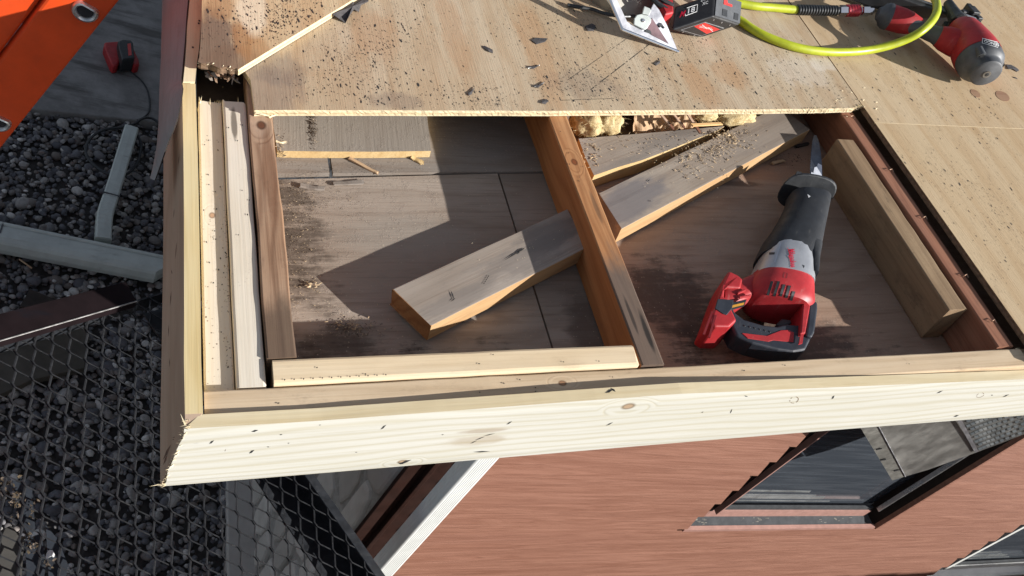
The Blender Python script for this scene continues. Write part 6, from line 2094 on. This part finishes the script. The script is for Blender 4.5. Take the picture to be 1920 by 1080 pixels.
# expanded metal platform in the foreground
ZM = -1.2
def platform():
    p0, p1 = PZ(590, 895, ZM), PZ(720, 1080, ZM)
    L = (p1 - p0).normalized()
    Wd = Vector((L.y, -L.x, 0))
    if Wd.x > 0: Wd = -Wd               # towards the left
    far0 = PZ(250, 566, ZM)
    s_far = (far0 - p0).dot(L)          # far end along L (negative)
    s_near = 1.05
    width = 1.30
    t = thing('mesh_platform', worldframe(tuple(p0)), 'black expanded metal platform with an angle iron edge standing over the gravel', 'platform')
    # strands zigzag along the length
    lw, sw = .088, .0465
    mb = MB()
    K = int((width - .02) / (sw / 2))
    th, hh = .0017, .0031
    for k in range(K + 1):
        base = .022 + k * sw / 2
        pts = []
        n = int((s_near - s_far) / (lw / 2))
        path = []
        for i in range(n + 1):
            s = s_far + .004 + i * lw / 2
            off = (sw / 4 - .0012) * (1 if (i + k) % 2 else -1)
            # short bond then slanted run
            path.append((s - lw * .085, off)); path.append((s + lw * .085, off))
        for i, (s, off) in enumerate(path):
            tilt = .0022 * (1 if off > 0 else -1)
            c = p0 + L * s + Wd * (base + off) + Vector((0, 0, tilt))
            pts.append(c)
        b = len(mb.v)
        for i, c in enumerate(pts):
            dd = (pts[min(i + 1, len(pts) - 1)] - pts[max(i - 1, 0)]).normalized()
            x = dd.cross(Vector((0, 0, 1))).normalized()
            # strands are sheared and leaning
            up = (Vector((0, 0, 1)) + x * .45).normalized()
            mb.v += [c - x * th - up * hh, c + x * th - up * hh, c + x * th + up * hh, c - x * th + up * hh]
        for i in range(len(pts) - 1):
            for q in range(4):
                r_ = (q + 1) % 4
                mb.f.append((b + i * 4 + q, b + i * 4 + r_, b + (i + 1) * 4 + r_, b + (i + 1) * 4 + q)); mb.m.append(0)
    mb.out('mesh_deck', [M_strand], parent=t)
    # right side angle iron with a deep flange below the mesh
    mb = MB()
    c0, c1 = p0 + L * s_far, p0 + L * s_near
    mid = (c0 + c1) / 2; hl = (c1 - c0) / 2
    mb.box(mid + Wd * .011 + Vector((0, 0, .001)), hl, Wd * .0125, Vector((0, 0, .0035)))
    mb.box(mid + Wd * .003 + Vector((0, 0, -.05)), hl, Wd * .0035, Vector((0, 0, .047)))
    fr = mb.out('side_angle', [M_blacksteel], parent=t); bevel(fr, .001, 1)
    mb = MB()
    mb.box(mid + Wd * .055 + Vector((0, 0, -.085)), hl, Wd * .05, Vector((0, 0, .003)))
    mb.out('lower_flange', [M_blacksteel], parent=t)
    mb = MB()
    mb.box(mid + Wd * (width - .003) + Vector((0, 0, -.04)), hl, Wd * .0035, Vector((0, 0, .04)))
    mb.out('side_angle', [M_blacksteel], parent=t)
    # far end cross member with a bright lower edge
    mb = MB()
    ce = p0 + L * s_far
    mb.box(ce + Wd * (width / 2) + Vector((0, 0, -.03)) - L * .004, Wd * (width / 2), L * .003, Vector((0, 0, .025)))
    mb.out('end_angle', [M_blacksteel], parent=t)
    # cross bearers and legs
    for s in (s_near - .05,):
        mb = MB(); mb.box(p0 + L * s + Wd * (width / 2) + Vector((0, 0, -.03)), Wd * (width / 2), L * .003, Vector((0, 0, .022)))
        mb.out('cross_bearer', [M_blacksteel], parent=t)
    for s, w_ in ((s_far + .03, width - .03), (s_near - .03, .03), (s_near - .03, width - .03)):
        if True:
            mb = MB(); q = p0 + L * s + Wd * w_
            mb.box(Vector((q.x, q.y, (ZM + ZG) / 2 - .01)), L * .02, Wd * .02, Vector((0, 0, (ZM - ZG) / 2)))
            mb.out('leg', [M_blacksteel], parent=t)
    # dark steel channel lying on the far end
    P = [PZ(-6, 590, ZM + .035), PZ(236, 528, ZM + .035), PZ(256, 565, ZM + .035), PZ(-6, 644, ZM + .035)]
    e = (P[1] - P[0]).normalized()
    P[0] = P[0] - e * .3; P[3] = P[3] - e * .3
    tt = thing('steel_channel', worldframe(tuple(P[1])), 'dark red and blue steel channel lying along the far end of the mesh platform', 'steel channel')
    mb = MB(); mb.prism(P, Vector((0, 0, -.005)))
    mb.prism([P[3], P[2], P[2] - Vector((0, 0, .028)), P[3] - Vector((0, 0, .028))], (P[0] - P[3]).normalized() * .004)
    mb.out('channel_web', [M_darkred], parent=tt)
    mb = MB(); mb.tube([P[3] + Vector((0, 0, .0004)), P[2] + Vector((0, 0, .0004))], .0022, 6)
    mb.out('worn_edge', [M_wornedge], parent=tt)
M_wornedge = plain('worn_steel_edge', (.30, .29, .28), .4, .7, .3, 60)
platform()

# things on the gravel below the platform
def lowground():
    z = ZG + .045
    P = [PZ(*p, z) for p in ((-10, 640), (160, 612), (165, 650), (158, 690), (60, 712), (-10, 745))]
    o = bevel(MB().prism(P, Vector((0, 0, -.04))).out('plank', [M_olive], worldframe(tuple(P[1]))), .003)
    tag(o, 'dull olive brown plank lying on the gravel beneath the steel channel', 'plank')
    P = [PZ(*p, ZG + .09) for p in ((36, 576), (56, 542), (106, 562), (70, 575))]
    o = MB().prism(P, Vector((0, 0, -.07))).out('plank', [M_dark], worldframe(tuple(P[1])))
    tag(o, 'dark broken plank end sticking up behind the steel channel', 'plank')
    P = [PZ(*p, ZG + .03) for p in ((425, 870), (470, 860), (560, 1120), (428, 1120))]
    o = bevel(MB().prism(P, Vector((0, 0, -.05))).out('stone_footing', [M_stone], worldframe(tuple(P[1]))), .006)
    tag(o, 'grey footing strip at the foot of the stone veneer under the mesh', 'footing')
    zz = ZM - .10
    for poly, lab, mt in (([(-10, 1000), (20, 985), (45, 1010), (40, 1100), (-10, 1100)], 'dark grey flat steel plate at the lower left corner beneath the mesh', M_plateg), ([(24, 900), (60, 915), (66, 990), (56, 1010), (30, 960)], 'blue grey steel tab beneath the mesh at far left', M_plateb), ([(48, 1010), (78, 1000), (86, 1060), (80, 1100), (50, 1100)], 'blue grey steel tab beneath the mesh at the bottom left', M_plateb), ([(86, 985), (108, 1010), (128, 1060), (120, 1100), (92, 1100)], 'blue grey steel tab right of the white scrap', M_plateb)):
        P = [PZ(*p, ZM - .06) for p in poly]
        o = MB().prism(P, Vector((0, 0, -.006))).out('steel_plate', [mt], worldframe(tuple(P[0])))
        tag(o, lab, 'steel plate', 'steel plates under the mesh')
    # litter caught on them
    mb = MB()
    for n, cx, cy, sx, sy in ((60, 28, 938, 9, 18), (30, 8, 910, 8, 10), (30, 60, 1018, 7, 11), (18, 60, 950, 6, 12), (14, 90, 1056, 5, 5)):
        for _ in range(n):
            p = PZ(random.gauss(cx, sx), random.gauss(cy, sy), ZM - .056 + random.uniform(0, .006))
            l = random.uniform(.003, .011); an = random.uniform(0, 6.3)
            d1 = Vector((math.cos(an), math.sin(an), random.gauss(0, .4))) * l; d2 = Vector((-math.sin(an), math.cos(an), random.gauss(0, .4))) * l * random.uniform(.15, .6)
            mb.add([p, p + d1, p + d1 * .6 + d2, p + d2 + Vector((0, 0, .001))], [(0, 1, 2, 3)], random.choice((0, 0, 1, 2)))
    o = mb.out('leaf_litter', [M_debris, M_dust, M_dust], worldframe((0, .6, ZM)))
    tag(o, 'dry leaf litter and grit caught under the mesh at the lower left', 'litter', None, 'stuff')
    P = [PZ(*p, ZM - .045) for p in ((86, 1043), (88, 1036), (93, 1031), (99, 1032), (103, 1040), (101, 1045), (96, 1042), (92, 1044), (90, 1048), (86, 1048))]
    o = MB().prism(P, Vector((0, 0, -.004))).out('white_scrap', [M_letterw], worldframe(tuple(P[0])))
    tag(o, 'bright white plastic scrap under the mesh at the lower left', 'plastic scrap')
    mb = MB()
    for (x0, y0), (x1, y1) in (((36, 486), (60, 503)),):
        mb.tube([PZ(x0, y0, ZG + .04), PZ(x1, y1, ZG + .035)], .004, 5)
    tag(mb.out('twig', [M_kraft], worldframe(tuple(PZ(40, 490, ZG)))), 'pale twig on the gravel below the gutter length', 'twig')
M_olive = plain('olive_plank', (.075, .065, .05), .8, 0, .25, 10)
M_plateg = plain('grey_plate', (.05, .047, .042), .7, 0, .2, 14)
M_plateb = plain('blue_grey_plate', (.026, .032, .042), .55, .2, .25, 16)
lowground()

# unseen board fence, added to shade the foot of the wall and the gravel
def fence():
    yf = -1.02
    t = thing('added_shade_fence', worldframe((3, yf, ZG)), 'unseen tall board fence added on the sunny side to shade wall and gravel', 'fence')
    zt = -.55
    mb = MB()
    x = .35
    while x < 8.8:
        w = .138
        h = zt + random.uniform(-.01, .01)
        mb.box(Vector((x + w / 2, yf, (h + ZG) / 2)), Vector((w / 2, 0, 0)), Vector((0, .009, 0)), Vector((0, 0, (h - ZG) / 2)))
        x += w + .002
    mb.out('boards', [M_grey], parent=t)
    for z in (ZG + .3, ZG + 1.9):
        mb = MB(); mb.box(Vector((4.57, yf - .03, z)), Vector((4.2, 0, 0)), Vector((0, .02, 0)), Vector((0, 0, .045)))
        mb.out('rail', [M_grey], parent=t)
    for k in range(5):
        mb = MB(); mb.box(Vector((.45 + k * 2.05, yf - .095, (zt + ZG) / 2)), Vector((.045, 0, 0)), Vector((0, .045, 0)), Vector((0, 0, (zt - ZG) / 2)))
        mb.out('post', [M_grey], parent=t)
fence()
